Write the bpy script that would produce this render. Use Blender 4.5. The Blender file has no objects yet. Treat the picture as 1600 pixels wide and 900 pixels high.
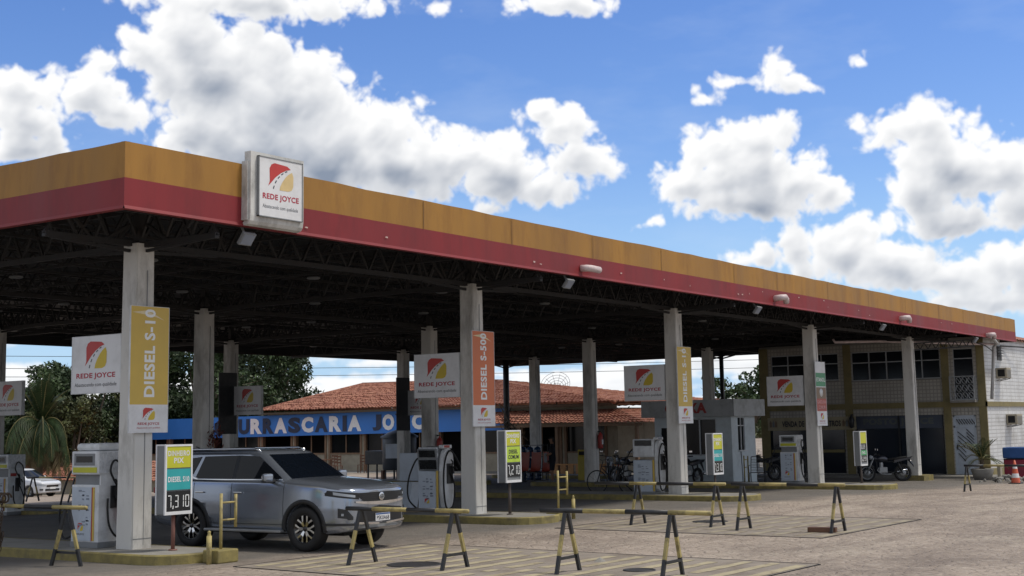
import bpy, bmesh, math, random
import numpy as np
from mathutils import Vector, Matrix
R=math.radians; PI=math.pi
S=bpy.context.scene; COL=S.collection
# ------------------------------------------------------------- camera
cd=bpy.data.cameras.new('camera'); cam=bpy.data.objects.new('camera',cd); COL.objects.link(cam)
cd.sensor_width=36; cd.lens=48.91; cd.shift_y=-0.0522; cd.clip_end=3000; cd.clip_start=.1
FW=Vector((0.809545,0.570795,0.137224)); RI=Vector((0.578211,-0.815684,-0.018219)); UP=Vector((-0.101532,-0.094094,0.990373)); CP=Vector((-15.0093,-18.0951,1.95))
cam.matrix_world=Matrix(((RI.x,UP.x,-FW.x,CP.x),(RI.y,UP.y,-FW.y,CP.y),(RI.z,UP.z,-FW.z,CP.z),(0,0,0,1)))
S.camera=cam
# ------------------------------------------------------------- light
SUN_EL=60; SUN_AZ=-52          # azimuth of the sun measured from +X towards +Y
sl=bpy.data.lights.new('sun','SUN'); sl.energy=2.2; sl.angle=R(11); sl.color=(1,.93,.82)
so=bpy.data.objects.new('sun',sl); COL.objects.link(so)
sd=Vector((math.cos(R(SUN_EL))*math.cos(R(SUN_AZ)),math.cos(R(SUN_EL))*math.sin(R(SUN_AZ)),math.sin(R(SUN_EL))))
so.rotation_euler=sd.to_track_quat('Z','Y').to_euler()
S.view_settings.view_transform='Standard'; S.view_settings.look='None'
S.view_settings.exposure=0.32; S.view_settings.gamma=1
CLOUDS=[(0.799, 0.302, 0.109, 0.0156), (0.871, 0.26, 0.0254, 0.023), (0.844, 0.27, 0.0372, 0.0276), (0.821, 0.245, 0.0557, 0.0414), (0.785, 0.228, 0.0512, 0.0483), (0.843, 0.206, 0.0275, 0.0207), (0.753, 0.199, 0.0558, 0.046), (0.803, 0.194, 0.0507, 0.0322), (0.706, 0.206, 0.0374, 0.0253), (0.688, 0.187, 0.0514, 0.0299), (0.651, 0.189, 0.0374, 0.023), (0.623, 0.175, 0.042, 0.023), (0.589, 0.226, 0.0123, 0.0092), (0.573, 0.211, 0.0179, 0.0193), (0.564, 0.185, 0.029, 0.0193), (0.586, 0.168, 0.028, 0.0156), (0.902, 0.253, 0.01, 0.0046), (0.954, 0.234, 0.0357, 0.0175), (0.918, 0.232, 0.0271, 0.0175), (0.894, 0.222, 0.025, 0.0129), (0.956, 0.21, 0.0266, 0.0156), (0.953, 0.194, 0.0332, 0.011), (0.445, 0.174, 0.0507, 0.0276), (0.464, 0.193, 0.0209, 0.0156), (0.437, 0.198, 0.0287, 0.0156), (0.486, 0.167, 0.0255, 0.0193), (0.407, 0.165, 0.0301, 0.0212), (0.389, 0.156, 0.0164, 0.012), (0.443, 0.153, 0.0551, 0.0138), (0.514, 0.145, 0.012, 0.0046), (0.467, 0.231, 0.0112, 0.006), (0.449, 0.24, 0.015, 0.0046), (0.414, 0.248, 0.0112, 0.0101), (0.407, 0.234, 0.0185, 0.0074), (0.365, 0.249, 0.0069, 0.006), (0.364, 0.207, 0.01, 0.0064), (0.342, 0.198, 0.0226, 0.0115), (0.315, 0.2, 0.0261, 0.0184), (0.297, 0.171, 0.04, 0.0285), (0.268, 0.164, 0.0281, 0.0267), (0.324, 0.154, 0.0259, 0.023), (0.3, 0.135, 0.0508, 0.0147), (0.262, 0.137, 0.0262, 0.0193), (0.378, 0.114, 0.036, 0.0212), (0.411, 0.12, 0.0272, 0.0147), (0.344, 0.102, 0.0401, 0.023), (0.308, 0.096, 0.0441, 0.0184), (0.272, 0.103, 0.0305, 0.0193), (0.441, 0.115, 0.0164, 0.0074), (0.363, 0.131, 0.0117, 0.012), (0.282, 0.079, 0.0393, 0.012), (0.578, 0.302, 0.0337, 0.0092), (0.629, 0.154, 0.0121, 0.0055), (0.663, 0.296, 0.0144, 0.0046)]
AZ0,AZ1,EL0,EL1=-.16,1.40,-.04,.46
def cloud_image(W=2496,H=800):
    rg=np.random.RandomState(11)
    ax=np.linspace(AZ0,AZ1,W,dtype=np.float32)[None,:].repeat(H,0); ay=np.linspace(EL0,EL1,H,dtype=np.float32)[:,None].repeat(W,1)
    def per(x,y,seed):
        r=np.random.RandomState(seed); G=r.normal(size=(256,256,2)).astype(np.float32); G/=np.linalg.norm(G,axis=2,keepdims=True)
        xi=np.floor(x).astype(int); yi=np.floor(y).astype(int); fx=x-xi; fy=y-yi
        def d(i,j): g_=G[(xi+i)&255,(yi+j)&255]; return g_[...,0]*(fx-i)+g_[...,1]*(fy-j)
        u=fx*fx*fx*(fx*(fx*6-15)+10); v=fy*fy*fy*(fy*(fy*6-15)+10)
        a=d(0,0)*(1-u)+d(1,0)*u; b=d(0,1)*(1-u)+d(1,1)*u; return (a*(1-v)+b*v)*1.5
    def fbm(x,y,sc,oc,seed,gain=.5,bil=False):
        s=0;a=1;t=0
        for o in range(oc):
            n=per(x*sc+o*17.3,y*sc+o*9.1,seed+o)
            if bil: n=np.abs(n)*2-.45
            s=s+a*n; t+=a; a*=gain; sc*=2.03
        return s/t
    wx=fbm(ax,ay,14,4,1); wy=fbm(ax,ay,14,4,50)
    px=ax+wx*.010; py=ay+wy*.008
    F=np.full(ax.shape,-1.0,np.float32)
    for (a,e,ra,re) in CLOUDS:
        d=np.sqrt(((px-a)/ra)**2+((py-e)/re)**2*np.where(py<e,1.9,1.0)); h=(1.06-d)*(min(ra,re)/.024)**.6
        k=.06; m=np.maximum(F,h); F=m+k*np.log1p(np.exp(-np.abs(F-h)/k))*.9
    X_=ax+wx*.006; Y_=ay+wy*.006
    big=fbm(X_,Y_,17,2,90,.5,True); mid=fbm(X_+big*.004,Y_+big*.004,40,3,100,.5,True); fine=fbm(X_,Y_,110,4,200,.55,True); soft=fbm(ax,ay,30,5,210,.6)
    bil=big*.36+mid*.50
    # broken bank low over the horizon
    lowf=fbm(ax*.55,ay*2.4,12,5,300,.55)*2.6+.62; w=np.clip((.078-ay)/.03,0,1); low=np.where(ay<.09,lowf*1.0-(1-w)*1.4,-2)
    lowT=low+bil*.35+soft*.5+fine*.1
    main=F+bil*.95+fine*.16+soft*.28
    T=np.maximum(main,lowT*.55)
    # wispy high veil
    veil=np.clip(fbm(ax*1.0,ay*3.2,5,6,400,.6)*.9+.02,0,1)*.22
    dens=np.clip(T,0,None)
    # light comes from above and a little behind: march upwards through the thickness
    def blur(q,r,n=2):
        for _ in range(n):
            for axx in (0,1):
                c=np.cumsum(np.concatenate([np.repeat(np.take(q,[0],axx),r+1,axx),q,np.repeat(np.take(q,[-1],axx),r,axx)],axx),axx,dtype=np.float64)
                L_=q.shape[axx]; q=(np.take(c,range(2*r+1,2*r+1+L_),axx)-np.take(c,range(0,L_),axx))/(2*r+1)
        return q.astype(np.float32)
    st=EL1-EL0; stepy=H/st; stepx=W/(AZ1-AZ0); S_=np.zeros_like(dens); cd_=np.clip(blur(np.clip(T,0,1.3),2),0,None)
    for off,wt in ((.003,.20),(.007,.24),(.013,.26),(.021,.26),(.032,.24),(.046,.18)):
        dy=int(round(off*stepy)); dx=int(round(off*.30*stepx)); q=np.roll(np.roll(cd_,-dy,0),-dx,1); q[-dy:]=0; S_+=q*wt
    rel=0
    for r,k in ((1,5.0),(3,8.),(7,12.)):
        h=blur(np.sqrt(np.clip(T,0,3)+.03),r); gy,gx=np.gradient(h); rel=rel-(gy+gx*.5)*k
    rel=np.tanh(rel*.8)*.24
    hollow=blur(bil,9)-bil       # creases between the puffs
    tr=np.exp(-S_*.78)
    body=np.clip(dens/.9,0,1)
    lit=.34+.60*tr+rel*(.35+.65*body)-np.clip(hollow,0,1)*.16*body+.16*np.exp(-dens*3)+.03*soft
    dn=int(round(.016*stepy)); low_=np.roll(cd_,dn,0); low_[:dn]=0; lit=lit-.30*np.clip(blur(cd_-low_,6),0,1)*np.clip(1.6-tr*1.6,0,1)
    lit=np.clip(lit,.16,1.08)
    al=np.clip((T+.06)/.40,0,1); al=al*al*(3-2*al)
    lo=np.array([.25,.30,.39]); hi=np.array([1.0,1.0,1.0]); t=np.clip((lit-.16)/.74,0,1)[...,None]
    col=lo*(1-t)+hi*t
    haze=np.clip((.12-ay)/.12,0,1)[...,None]*.25; col=col*(1-haze)+np.array([.80,.88,.96])*haze
    al2=np.clip(al+(1-al)*veil,0,1); vw=(al/(al2+1e-6))[...,None]; col=col*vw+np.array([.80,.88,.97])*(1-vw)
    return np.concatenate([col,al2[...,None]],2).astype(np.float32)

def build_world():
    w=bpy.data.worlds.new('World'); S.world=w; w.use_nodes=True
    nt=w.node_tree; N=nt.nodes; L=nt.links
    bg=N['Background']; bg.inputs[1].default_value=0.12
    sky=N.new('ShaderNodeTexSky'); sky.sky_type='NISHITA'; sky.sun_disc=False
    sky.sun_elevation=R(SUN_EL); sky.sun_rotation=R(90-SUN_AZ); sky.altitude=200; sky.air_density=1.0; sky.dust_density=.4; sky.ozone_density=3.0
    hs=N.new('ShaderNodeHueSaturation'); hs.inputs['Saturation'].default_value=SKYS; hs.inputs['Value'].default_value=SKYV; hs.inputs['Hue'].default_value=.515
    L.new(sky.outputs[0],hs.inputs['Color'])
    px=cloud_image(); h,wd=px.shape[:2]
    im=bpy.data.images.new('cloud_field',wd,h,alpha=True,float_buffer=True); im.colorspace_settings.name='Non-Color'; im.alpha_mode='CHANNEL_PACKED'
    im.pixels.foreach_set(px.ravel()); im.update(); im.pack()
    def ma(op,a,b=None):
        m=N.new('ShaderNodeMath'); m.operation=op
        for i,v in enumerate((a,b)):
            if v is None: continue
            if isinstance(v,(int,float)): m.inputs[i].default_value=v
            else: L.new(v,m.inputs[i])
        return m.outputs[0]
    tc=N.new('ShaderNodeTexCoord'); sp=N.new('ShaderNodeSeparateXYZ'); L.new(tc.outputs['Generated'],sp.inputs[0])
    az=ma('ARCTAN2',sp.outputs[1],sp.outputs[0]); el=ma('ARCSINE',sp.outputs[2])
    cb=N.new('ShaderNodeCombineXYZ'); L.new(ma('DIVIDE',ma('SUBTRACT',az,AZ0),AZ1-AZ0),cb.inputs[0]); L.new(ma('DIVIDE',ma('SUBTRACT',el,EL0),EL1-EL0),cb.inputs[1])
    it=N.new('ShaderNodeTexImage'); it.image=im; it.extension='CLIP'; it.interpolation='Cubic'; L.new(cb.outputs[0],it.inputs[0])
    # loose clouds over the rest of the sky (they only light the place and show in reflections)
    no=N.new('ShaderNodeTexNoise'); no.inputs['Scale'].default_value=2.4; no.inputs['Detail'].default_value=6; no.inputs['Roughness'].default_value=.6; L.new(tc.outputs['Generated'],no.inputs['Vector'])
    mr=N.new('ShaderNodeMapRange'); mr.interpolation_type='SMOOTHSTEP'; mr.inputs[1].default_value=.36; mr.inputs[2].default_value=.50; L.new(no.outputs['Fac'],mr.inputs[0])
    inside=ma('MULTIPLY',ma('MULTIPLY',ma('GREATER_THAN',az,AZ0),ma('LESS_THAN',az,AZ1)),ma('LESS_THAN',el,EL1))
    fa=ma('MULTIPLY',mr.outputs[0],ma('SUBTRACT',1,inside)); al=ma('MAXIMUM',fa,it.outputs['Alpha'])
    m0=N.new('ShaderNodeMix'); m0.data_type='RGBA'; L.new(inside,m0.inputs[0]); m0.inputs[6].default_value=(.58,.61,.66,1); L.new(it.outputs['Color'],m0.inputs[7])
    cm=N.new('ShaderNodeMix'); cm.data_type='RGBA'; cm.blend_type='MULTIPLY'; cm.inputs[0].default_value=1; L.new(m0.outputs[2],cm.inputs[6]); cm.inputs[7].default_value=(CLV,CLV,CLV,1)
    mx=N.new('ShaderNodeMix'); mx.data_type='RGBA'; L.new(al,mx.inputs[0]); hz=N.new('ShaderNodeMix'); hz.data_type='RGBA'; hm=N.new('ShaderNodeMapRange'); hm.interpolation_type='SMOOTHSTEP'; hm.inputs[1].default_value=-.02; hm.inputs[2].default_value=.20; hm.inputs[3].default_value=.9; hm.inputs[4].default_value=0.; L.new(el,hm.inputs[0]); L.new(hm.outputs[0],hz.inputs[0]); L.new(hs.outputs[0],hz.inputs[6]); hz.inputs[7].default_value=(2.5,4.1,6.3,1); L.new(hz.outputs[2],mx.inputs[6]); L.new(cm.outputs[2],mx.inputs[7]); L.new(mx.outputs[2],bg.inputs[0])
    w.cycles.sampling_method='MANUAL'; w.cycles.sample_map_resolution=1024
SKYV=1.0; SKYS=1.24; CLV=6.9
build_world()
# ------------------------------------------------------------- materials
def rgb(h):
    h=h.lstrip('#'); c=[int(h[i:i+2],16)/255 for i in (0,2,4)]
    return tuple(x/12.92 if x<=.04045 else ((x+.055)/1.055)**2.4 for x in c)
def M(name,col,rough=.6,metal=0.,var=.15,scale=4.,bump=0.,bscale=60.,dirt=None,dscale=1.5,damt=.5,coat=0.,stretch=(1,1,1),spec=.5):
    m=bpy.data.materials.new(name); m.use_nodes=True; nt=m.node_tree; N=nt.nodes; L=nt.links
    b=N['Principled BSDF']; b.inputs['Roughness'].default_value=rough; b.inputs['Metallic'].default_value=metal
    b.inputs['Coat Weight'].default_value=coat; b.inputs['Specular IOR Level'].default_value=spec
    if isinstance(col,str): col=rgb(col)
    geo=N.new('ShaderNodeNewGeometry')
    mp=N.new('ShaderNodeMapping'); mp.inputs['Scale'].default_value=stretch; L.new(geo.outputs['Position'],mp.inputs['Vector'])
    n1=N.new('ShaderNodeTexNoise'); n1.inputs['Scale'].default_value=scale; n1.inputs['Detail'].default_value=5; n1.inputs['Roughness'].default_value=.6
    L.new(mp.outputs[0],n1.inputs['Vector'])
    mr=N.new('ShaderNodeMapRange'); mr.inputs[1].default_value=.25; mr.inputs[2].default_value=.75; mr.inputs[3].default_value=1-var; mr.inputs[4].default_value=1+var
    L.new(n1.outputs['Fac'],mr.inputs[0])
    mm=N.new('ShaderNodeVectorMath'); mm.operation='SCALE'; mm.inputs[0].default_value=col; L.new(mr.outputs[0],mm.inputs['Scale'])
    out=mm.outputs[0]
    if dirt is not None:
        n2=N.new('ShaderNodeTexNoise'); n2.inputs['Scale'].default_value=dscale; n2.inputs['Detail'].default_value=8; n2.inputs['Roughness'].default_value=.7
        L.new(mp.outputs[0],n2.inputs['Vector'])
        r2=N.new('ShaderNodeMapRange'); r2.inputs[1].default_value=.48; r2.inputs[2].default_value=.72; r2.inputs[3].default_value=0; r2.inputs[4].default_value=damt
        L.new(n2.outputs['Fac'],r2.inputs[0])
        mx=N.new('ShaderNodeMix'); mx.data_type='RGBA'; L.new(r2.outputs[0],mx.inputs[0]); L.new(out,mx.inputs[6]); mx.inputs[7].default_value=(*(rgb(dirt) if isinstance(dirt,str) else dirt),1)
        out=mx.outputs[2]
    L.new(out,b.inputs['Base Color'])
    rr=N.new('ShaderNodeMapRange'); rr.inputs[1].default_value=.3; rr.inputs[2].default_value=.7; rr.inputs[3].default_value=max(0,rough-.08); rr.inputs[4].default_value=min(1,rough+.08)
    L.new(n1.outputs['Fac'],rr.inputs[0]); L.new(rr.outputs[0],b.inputs['Roughness'])
    if bump:
        n3=N.new('ShaderNodeTexNoise'); n3.inputs['Scale'].default_value=bscale; n3.inputs['Detail'].default_value=4; L.new(mp.outputs[0],n3.inputs['Vector'])
        bp=N.new('ShaderNodeBump'); bp.inputs['Strength'].default_value=bump; bp.inputs['Distance'].default_value=.02; L.new(n3.outputs['Fac'],bp.inputs['Height']); L.new(bp.outputs[0],b.inputs['Normal'])
    return m
def node_mat(name):
    m=bpy.data.materials.new(name); m.use_nodes=True; return m,m.node_tree.nodes,m.node_tree.links,m.node_tree.nodes['Principled BSDF']
MT=dict(
 white=M('white_paint',(.66,.68,.70),.5,dirt='#6b655c',dscale=3,damt=.35),
 signwhite=M('sign_white',(.74,.75,.77),.45,var=.05,dirt='#77726a',dscale=2.5,damt=.22),
 column=M('column_paint',(.64,.63,.60),.6,var=.08,scale=1.2,bump=.25,bscale=18,dirt='#5f594f',dscale=1.6,damt=.7,stretch=(1,1,.35)),
 yellow=M('yellow_paint',(.38,.31,.12),.6,var=.25,dirt='#4d4738',dscale=6,damt=.9),
 kerb=M('kerb_yellow',(.26,.215,.075),.75,var=.3,scale=6,dirt='#5f5848',dscale=2.2,damt=1.,bump=.4),
 black=M('black_paint',(.018,.02,.024),.5,dirt='#4b4740',dscale=7,damt=.4),
 rubber=M('black_rubber',(.012,.012,.013),.65),
 blackgloss=M('black_gloss',(.012,.012,.014),.15,coat=.4),
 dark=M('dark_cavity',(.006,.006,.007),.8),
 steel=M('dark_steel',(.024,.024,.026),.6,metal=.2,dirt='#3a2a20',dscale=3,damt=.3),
 galv=M('galvanised_steel',(.35,.36,.37),.45,metal=.6),
 chrome=M('chrome',(.75,.76,.78),.12,metal=1,var=.03),
 red=M('red_paint',(.36,.03,.025),.45),
 emred=M('emblem_red',(.50,.045,.04),.45,var=.06), emyel=M('emblem_yellow',(.62,.46,.04),.45,var=.06), ink=M('dark_ink',(.03,.032,.045),.5,var=.05),
 tred=M('lettering_red',(.42,.035,.06),.5,var=.05), twhite=M('lettering_white',(.80,.81,.83),.5,var=.05), navy=M('lettering_navy',(.018,.03,.07),.5),
 banyel=M('banner_yellow',(.60,.42,.09),.5,var=.08,scale=2), banorg=M('banner_orange',(.60,.17,.07),.5,var=.08,scale=2),
 bangreen=M('banner_green',(.08,.30,.16),.5), banbrown=M('banner_brown',(.22,.15,.10),.5),banred=M('banner_dull_red',(.42,.10,.08),.5), banpink=M('banner_pink',(.60,.30,.30),.5),
 limeyel=M('panel_lime_yellow',(.52,.52,.03),.45,var=.08), lime=M('panel_lime',(.45,.62,.06),.45), teal=M('panel_teal',(.03,.36,.38),.45,var=.06), green=M('panel_green',(.04,.32,.10),.45),
 led=M('price_digit',(.80,.82,.82),.5,var=.03), display=M('display_black',(.010,.012,.014),.25),
 tan=M('tan_frame',(.20,.125,.075),.7,var=.2), cream=M('cream_wall',(.34,.305,.235),.8,dirt='#5b5347',dscale=1.2,damt=.4),
 skin=M('skin',(.28,.15,.09),.55), cloth=M('dark_cloth',(.012,.014,.022),.9), cloth2=M('grey_cloth',(.30,.31,.33),.9),
 bark=M('bark',(.09,.07,.05),.9,bump=.5), concrete=M('concrete',(.25,.24,.22),.9,var=.2,dirt='#4d473e',dscale=2,damt=.5,bump=.3),
 plastic=M('clear_wrap',(.55,.57,.60),.18,var=.3,scale=18,bump=.6,bscale=22), grey=M('grey_plastic',(.20,.21,.22),.5), ltblue=M('pale_blue_panel',(.50,.56,.64),.45,var=.06,dirt='#6b6b6b',damt=.25),
 kiosk=M('kiosk_paint',(.62,.69,.73),.6,var=.06,dirt='#7c7c78',damt=.3), cargrey=None, wood=M('brown_wood',(.12,.055,.03),.55,var=.3), redseat=M('red_plastic_seat',(.30,.05,.03),.4),
 binyel=M('bin_yellow',(.42,.33,.03),.5), jug=M('blue_jug',(.02,.05,.12),.25), orange=M('cone_orange',(.60,.12,.06),.5), binblue=M('bin_blue',(.03,.10,.30),.45,dirt='#444444',damt=.4), binred=M('bin_red',(.28,.02,.05),.45,dirt='#444444',damt=.4),
 tank=M('tank_plastic',(.05,.06,.075),.45), alu=M('aluminium_frame',(.42,.44,.46),.4,metal=.4), label=M('sticker_grey',(.22,.25,.31),.5), chain=M('rusty_chain',(.10,.07,.05),.7,metal=.5,var=.4,scale=30),
 rustpole=M('reddish_pole',(.20,.09,.07),.6), brownpole=M('brown_pole',(.10,.08,.07),.6), soil=M('soil',(.10,.07,.05),.95),
)
# glass that is seen as dark tinted glass
def glassm(name,col,rough=.05,spec=.6):
    m,N,L,b=node_mat(name); b.inputs['Base Color'].default_value=(*col,1); b.inputs['Roughness'].default_value=rough; b.inputs['Specular IOR Level'].default_value=spec
    return m
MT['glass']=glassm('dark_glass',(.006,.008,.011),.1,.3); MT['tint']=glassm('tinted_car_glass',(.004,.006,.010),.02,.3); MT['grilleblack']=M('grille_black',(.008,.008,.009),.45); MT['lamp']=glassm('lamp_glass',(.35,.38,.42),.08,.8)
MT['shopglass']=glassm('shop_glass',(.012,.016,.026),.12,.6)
def paint(name,col,metal=.65,rough=.32):
    m,N,L,b=node_mat(name); b.inputs['Metallic'].default_value=metal; b.inputs['Roughness'].default_value=rough; b.inputs['Coat Weight'].default_value=.8; b.inputs['Coat Roughness'].default_value=.06
    geo=N.new('ShaderNodeNewGeometry'); n=N.new('ShaderNodeTexNoise'); n.inputs['Scale'].default_value=3; n.inputs['Detail'].default_value=6; L.new(geo.outputs['Position'],n.inputs['Vector'])
    mx=N.new('ShaderNodeMix'); mx.data_type='RGBA'; mr=N.new('ShaderNodeMapRange'); mr.inputs[1].default_value=.45; mr.inputs[2].default_value=.75; mr.inputs[4].default_value=.25; L.new(n.outputs['Fac'],mr.inputs[0])
    L.new(mr.outputs[0],mx.inputs[0]); mx.inputs[6].default_value=(*col,1); mx.inputs[7].default_value=(*[c*.75+.04 for c in col],1); L.new(mx.outputs[2],b.inputs['Base Color'])
    return m
MT['suvpaint']=paint('silver_blue_paint',(.33,.37,.44),.72,.18); MT['carwhite']=paint('white_car_paint',(.62,.65,.70),.0,.35); MT['cardark']=paint('dark_car_paint',(.02,.025,.04),.3)
# ------------------------------------------------------------- mesh helpers
class MB:
    def __init__(s): s.v=[]; s.f=[]; s.m=[]; s.sm=[]
    def add(s,vs,fs,m=0,smooth=False):
        o=len(s.v); s.v+= [tuple(v) for v in vs]; s.f+=[tuple(i+o for i in f) for f in fs]; s.m+=[m]*len(fs); s.sm+=[smooth]*len(fs); return s
    def box(s,x0,x1,y0,y1,z0,z1,m=0):
        return s.add([(x0,y0,z0),(x1,y0,z0),(x1,y1,z0),(x0,y1,z0),(x0,y0,z1),(x1,y0,z1),(x1,y1,z1),(x0,y1,z1)],[(0,3,2,1),(4,5,6,7),(0,1,5,4),(1,2,6,5),(2,3,7,6),(3,0,4,7)],m)
    def cbox(s,c,d,m=0,rz=0):
        x,y,z=c; a,b,h=d[0]/2,d[1]/2,d[2]/2; co,si=math.cos(rz),math.sin(rz); V=[]
        for zz in (-h,h):
            for (p,q) in ((-a,-b),(a,-b),(a,b),(-a,b)): V.append((x+p*co-q*si,y+p*si+q*co,z+zz))
        return s.add(V,[(0,3,2,1),(4,5,6,7),(0,1,5,4),(1,2,6,5),(2,3,7,6),(3,0,4,7)],m)
    def bbox(s,c,d,m=0,b=.02,rz=0):   # bevelled box
        bm=bmesh.new(); bmesh.ops.create_cube(bm,size=1); bmesh.ops.scale(bm,vec=d,verts=bm.verts)
        bmesh.ops.bevel(bm,geom=list(bm.edges),offset=b,segments=2,affect='EDGES',profile=.5)
        bmesh.ops.rotate(bm,cent=(0,0,0),matrix=Matrix.Rotation(rz,3,'Z'),verts=bm.verts); bmesh.ops.translate(bm,vec=c,verts=bm.verts)
        s.bm(bm,m); return s
    def bm(s,bm,m=0,smooth=False):
        bm.verts.index_update(); s.add([v.co[:] for v in bm.verts],[tuple(v.index for v in f.verts) for f in bm.faces],m,smooth); bm.free(); return s
    def tube(s,pts,r,n=8,m=0,cap=True,closed=False):
        P=[Vector(p) for p in pts]; rr=r if isinstance(r,(list,tuple)) else [r]*len(P); V=[];F=[]; prev=None
        for i,p in enumerate(P):
            if closed: t=(P[(i+1)%len(P)]-P[i-1])
            else: t=(P[min(i+1,len(P)-1)]-P[max(i-1,0)])
            t.normalize()
            if prev is None:
                a=t.cross(Vector((0,0,1)));
                if a.length<.1: a=t.cross(Vector((1,0,0)))
            else: a=prev-t*prev.dot(t)
            a.normalize(); prev=a; b=t.cross(a)
            for k in range(n):
                an=2*PI*k/n; V.append(p+(a*math.cos(an)+b*math.sin(an))*rr[i])
        L=len(P)
        for i in range(L if closed else L-1):
            j=(i+1)%L
            for k in range(n): F.append((i*n+k,i*n+(k+1)%n,j*n+(k+1)%n,j*n+k))
        if cap and not closed: F.append(tuple(range(n-1,-1,-1))); F.append(tuple((L-1)*n+k for k in range(n)))
        return s.add(V,F,m,True)
    def bar(s,a,b,w,h=None,m=0):  # rectangular bar
        h=h or w; a=Vector(a); b=Vector(b); t=(b-a).normalized(); x=t.cross(Vector((0,0,1)))
        if x.length<.05: x=Vector((1,0,0))
        x.normalize(); y=x.cross(t); V=[]
        for p in (a,b):
            for (i,j) in ((-1,-1),(1,-1),(1,1),(-1,1)): V.append(p+x*i*w/2+y*j*h/2)
        return s.add(V,[(0,1,2,3),(7,6,5,4),(0,4,5,1),(1,5,6,2),(2,6,7,3),(3,7,4,0)],m)
    def lathe(s,prof,c=(0,0,0),n=20,m=0,axis='Z',smooth=True):
        V=[];F=[]
        for (r,h) in prof:
            for k in range(n):
                a=2*PI*k/n; x,y,z=r*math.cos(a),r*math.sin(a),h
                if axis=='Y': x,y,z=x,z,y
                if axis=='X': x,y,z=z,x,y
                V.append((c[0]+x,c[1]+y,c[2]+z))
        for i in range(len(prof)-1):
            for k in range(n): F.append((i*n+k,i*n+(k+1)%n,(i+1)*n+(k+1)%n,(i+1)*n+k))
        return s.add(V,F,m,smooth)
    def poly(s,pts,thick,o,rx,up,m=0):   # flat outline in plane (rx,up), extruded along rx x up
        rx=Vector(rx);up=Vector(up);o=Vector(o);nn=rx.cross(up)
        a=[o+rx*p[0]+up*p[1] for p in pts]; b=[q+nn*thick for q in a]; n=len(pts)
        area=sum(pts[i][0]*pts[(i+1)%n][1]-pts[(i+1)%n][0]*pts[i][1] for i in range(n))
        if area<0: a=a[::-1]; b=b[::-1]
        return s.add(a+b,[tuple(range(n-1,-1,-1)),tuple(range(n,2*n))]+[(i,(i+1)%n,n+(i+1)%n,n+i) for i in range(n)],m)
    def grid(s,P,m=0,smooth=True,cu=False,flip=False):
        r=len(P);c=len(P[0]); V=[q for row in P for q in row]; F=[]
        for i in range(r-1):
            for j in range(c if cu else c-1):
                k=(j+1)%c; q=(i*c+j,i*c+k,(i+1)*c+k,(i+1)*c+j); F.append(q[::-1] if flip else q)
        return s.add(V,F,m,smooth)
    def xf(s,mat):
        s.v=[tuple(mat@Vector(v)) for v in s.v]; return s
    def build(s,name,mats,parent=None,label=None):
        me=bpy.data.meshes.new(name); me.from_pydata(s.v,[],s.f)
        if not isinstance(mats,(list,tuple)): mats=[mats]
        for q in mats: me.materials.append(MT[q] if isinstance(q,str) else q)
        me.polygons.foreach_set('material_index',s.m); me.polygons.foreach_set('use_smooth',s.sm); me.update()
        o=bpy.data.objects.new(name,me); COL.objects.link(o)
        if parent: o.parent=parent
        if label: o['label']=label
        return o
_tc={}
def text_geo(t,bold):
    k=(t,bold)
    if k in _tc: return _tc[k]
    cu=bpy.data.curves.new('t','FONT'); cu.body=t; cu.offset=bold; cu.resolution_u=3; cu.space_character=1.02+bold*2
    ob=bpy.data.objects.new('t',cu); me=bpy.data.meshes.new_from_object(ob)
    V=[tuple(v.co) for v in me.vertices]; F=[tuple(p.vertices) for p in me.polygons]
    xs=[v[0] for v in V]; ys=[v[1] for v in V]; x0,x1,y0,y1=min(xs),max(xs),min(ys),max(ys)
    V=[((v[0]-x0)/(x1-x0),(v[1]-y0)/(y1-y0)) for v in V]
    bpy.data.objects.remove(ob); bpy.data.curves.remove(cu); bpy.data.meshes.remove(me)
    _tc[k]=(V,F); return V,F
def add_text(mb,t,o,rx,up,w,h,m=0,bold=.02):
    V,F=text_geo(t,bold); o=Vector(o);rx=Vector(rx);up=Vector(up)
    mb.add([o+rx*(v[0]*w)+up*(v[1]*h) for v in V],F,m); return mb
SEG={'0':'abcdef','1':'bc','2':'abged','3':'abgcd','4':'fgbc','5':'afgcd','6':'afgedc','7':'abc','8':'abcdefg','9':'abcdfg'}
def seg(mb,ch,o,rx,up,w,h,m=0):
    o=Vector(o);rx=Vector(rx);up=Vector(up);t=w*.20;g=t*.35
    R_={'a':(g+t*.4,h-t,w-g-t*.4,h),'d':(g+t*.4,0,w-g-t*.4,t),'g':(g+t*.4,h/2-t/2,w-g-t*.4,h/2+t/2),'f':(0,h/2+g,t,h-g),'b':(w-t,h/2+g,w,h-g),'e':(0,g,t,h/2-g),'c':(w-t,g,w,h/2-g)}
    for c in SEG[ch]:
        x0,y0,x1,y1=R_[c]; mb.add([o+rx*x0+up*y0,o+rx*x1+up*y0,o+rx*x1+up*y1,o+rx*x0+up*y1],[(0,1,2,3)],m)
def thing(name,label,cat,loc=(0,0,0),rz=0,group=None):
    o=bpy.data.objects.new(name,None); COL.objects.link(o); o.location=loc; o.rotation_euler=(0,0,rz); o.empty_display_size=.2
    o['label']=label; o['category']=cat
    if group: o['group']=group
    return o
def tag(o,label,cat,group=None):
    o['label']=label; o['category']=cat
    if group: o['group']=group
    return o
def struct(o,kind='structure'): o['kind']=kind; return o
def dup(root,label=None,loc=None,rz=None):
    def cp(o,par):
        c=o.copy(); COL.objects.link(c); c.parent=par
        for ch in list(o.children): cp(ch,c)
        return c
    c=cp(root,None)
    if loc: c.location=loc
    if rz is not None: c.rotation_euler=(0,0,rz)
    if label: c['label']=label
    return c
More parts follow.
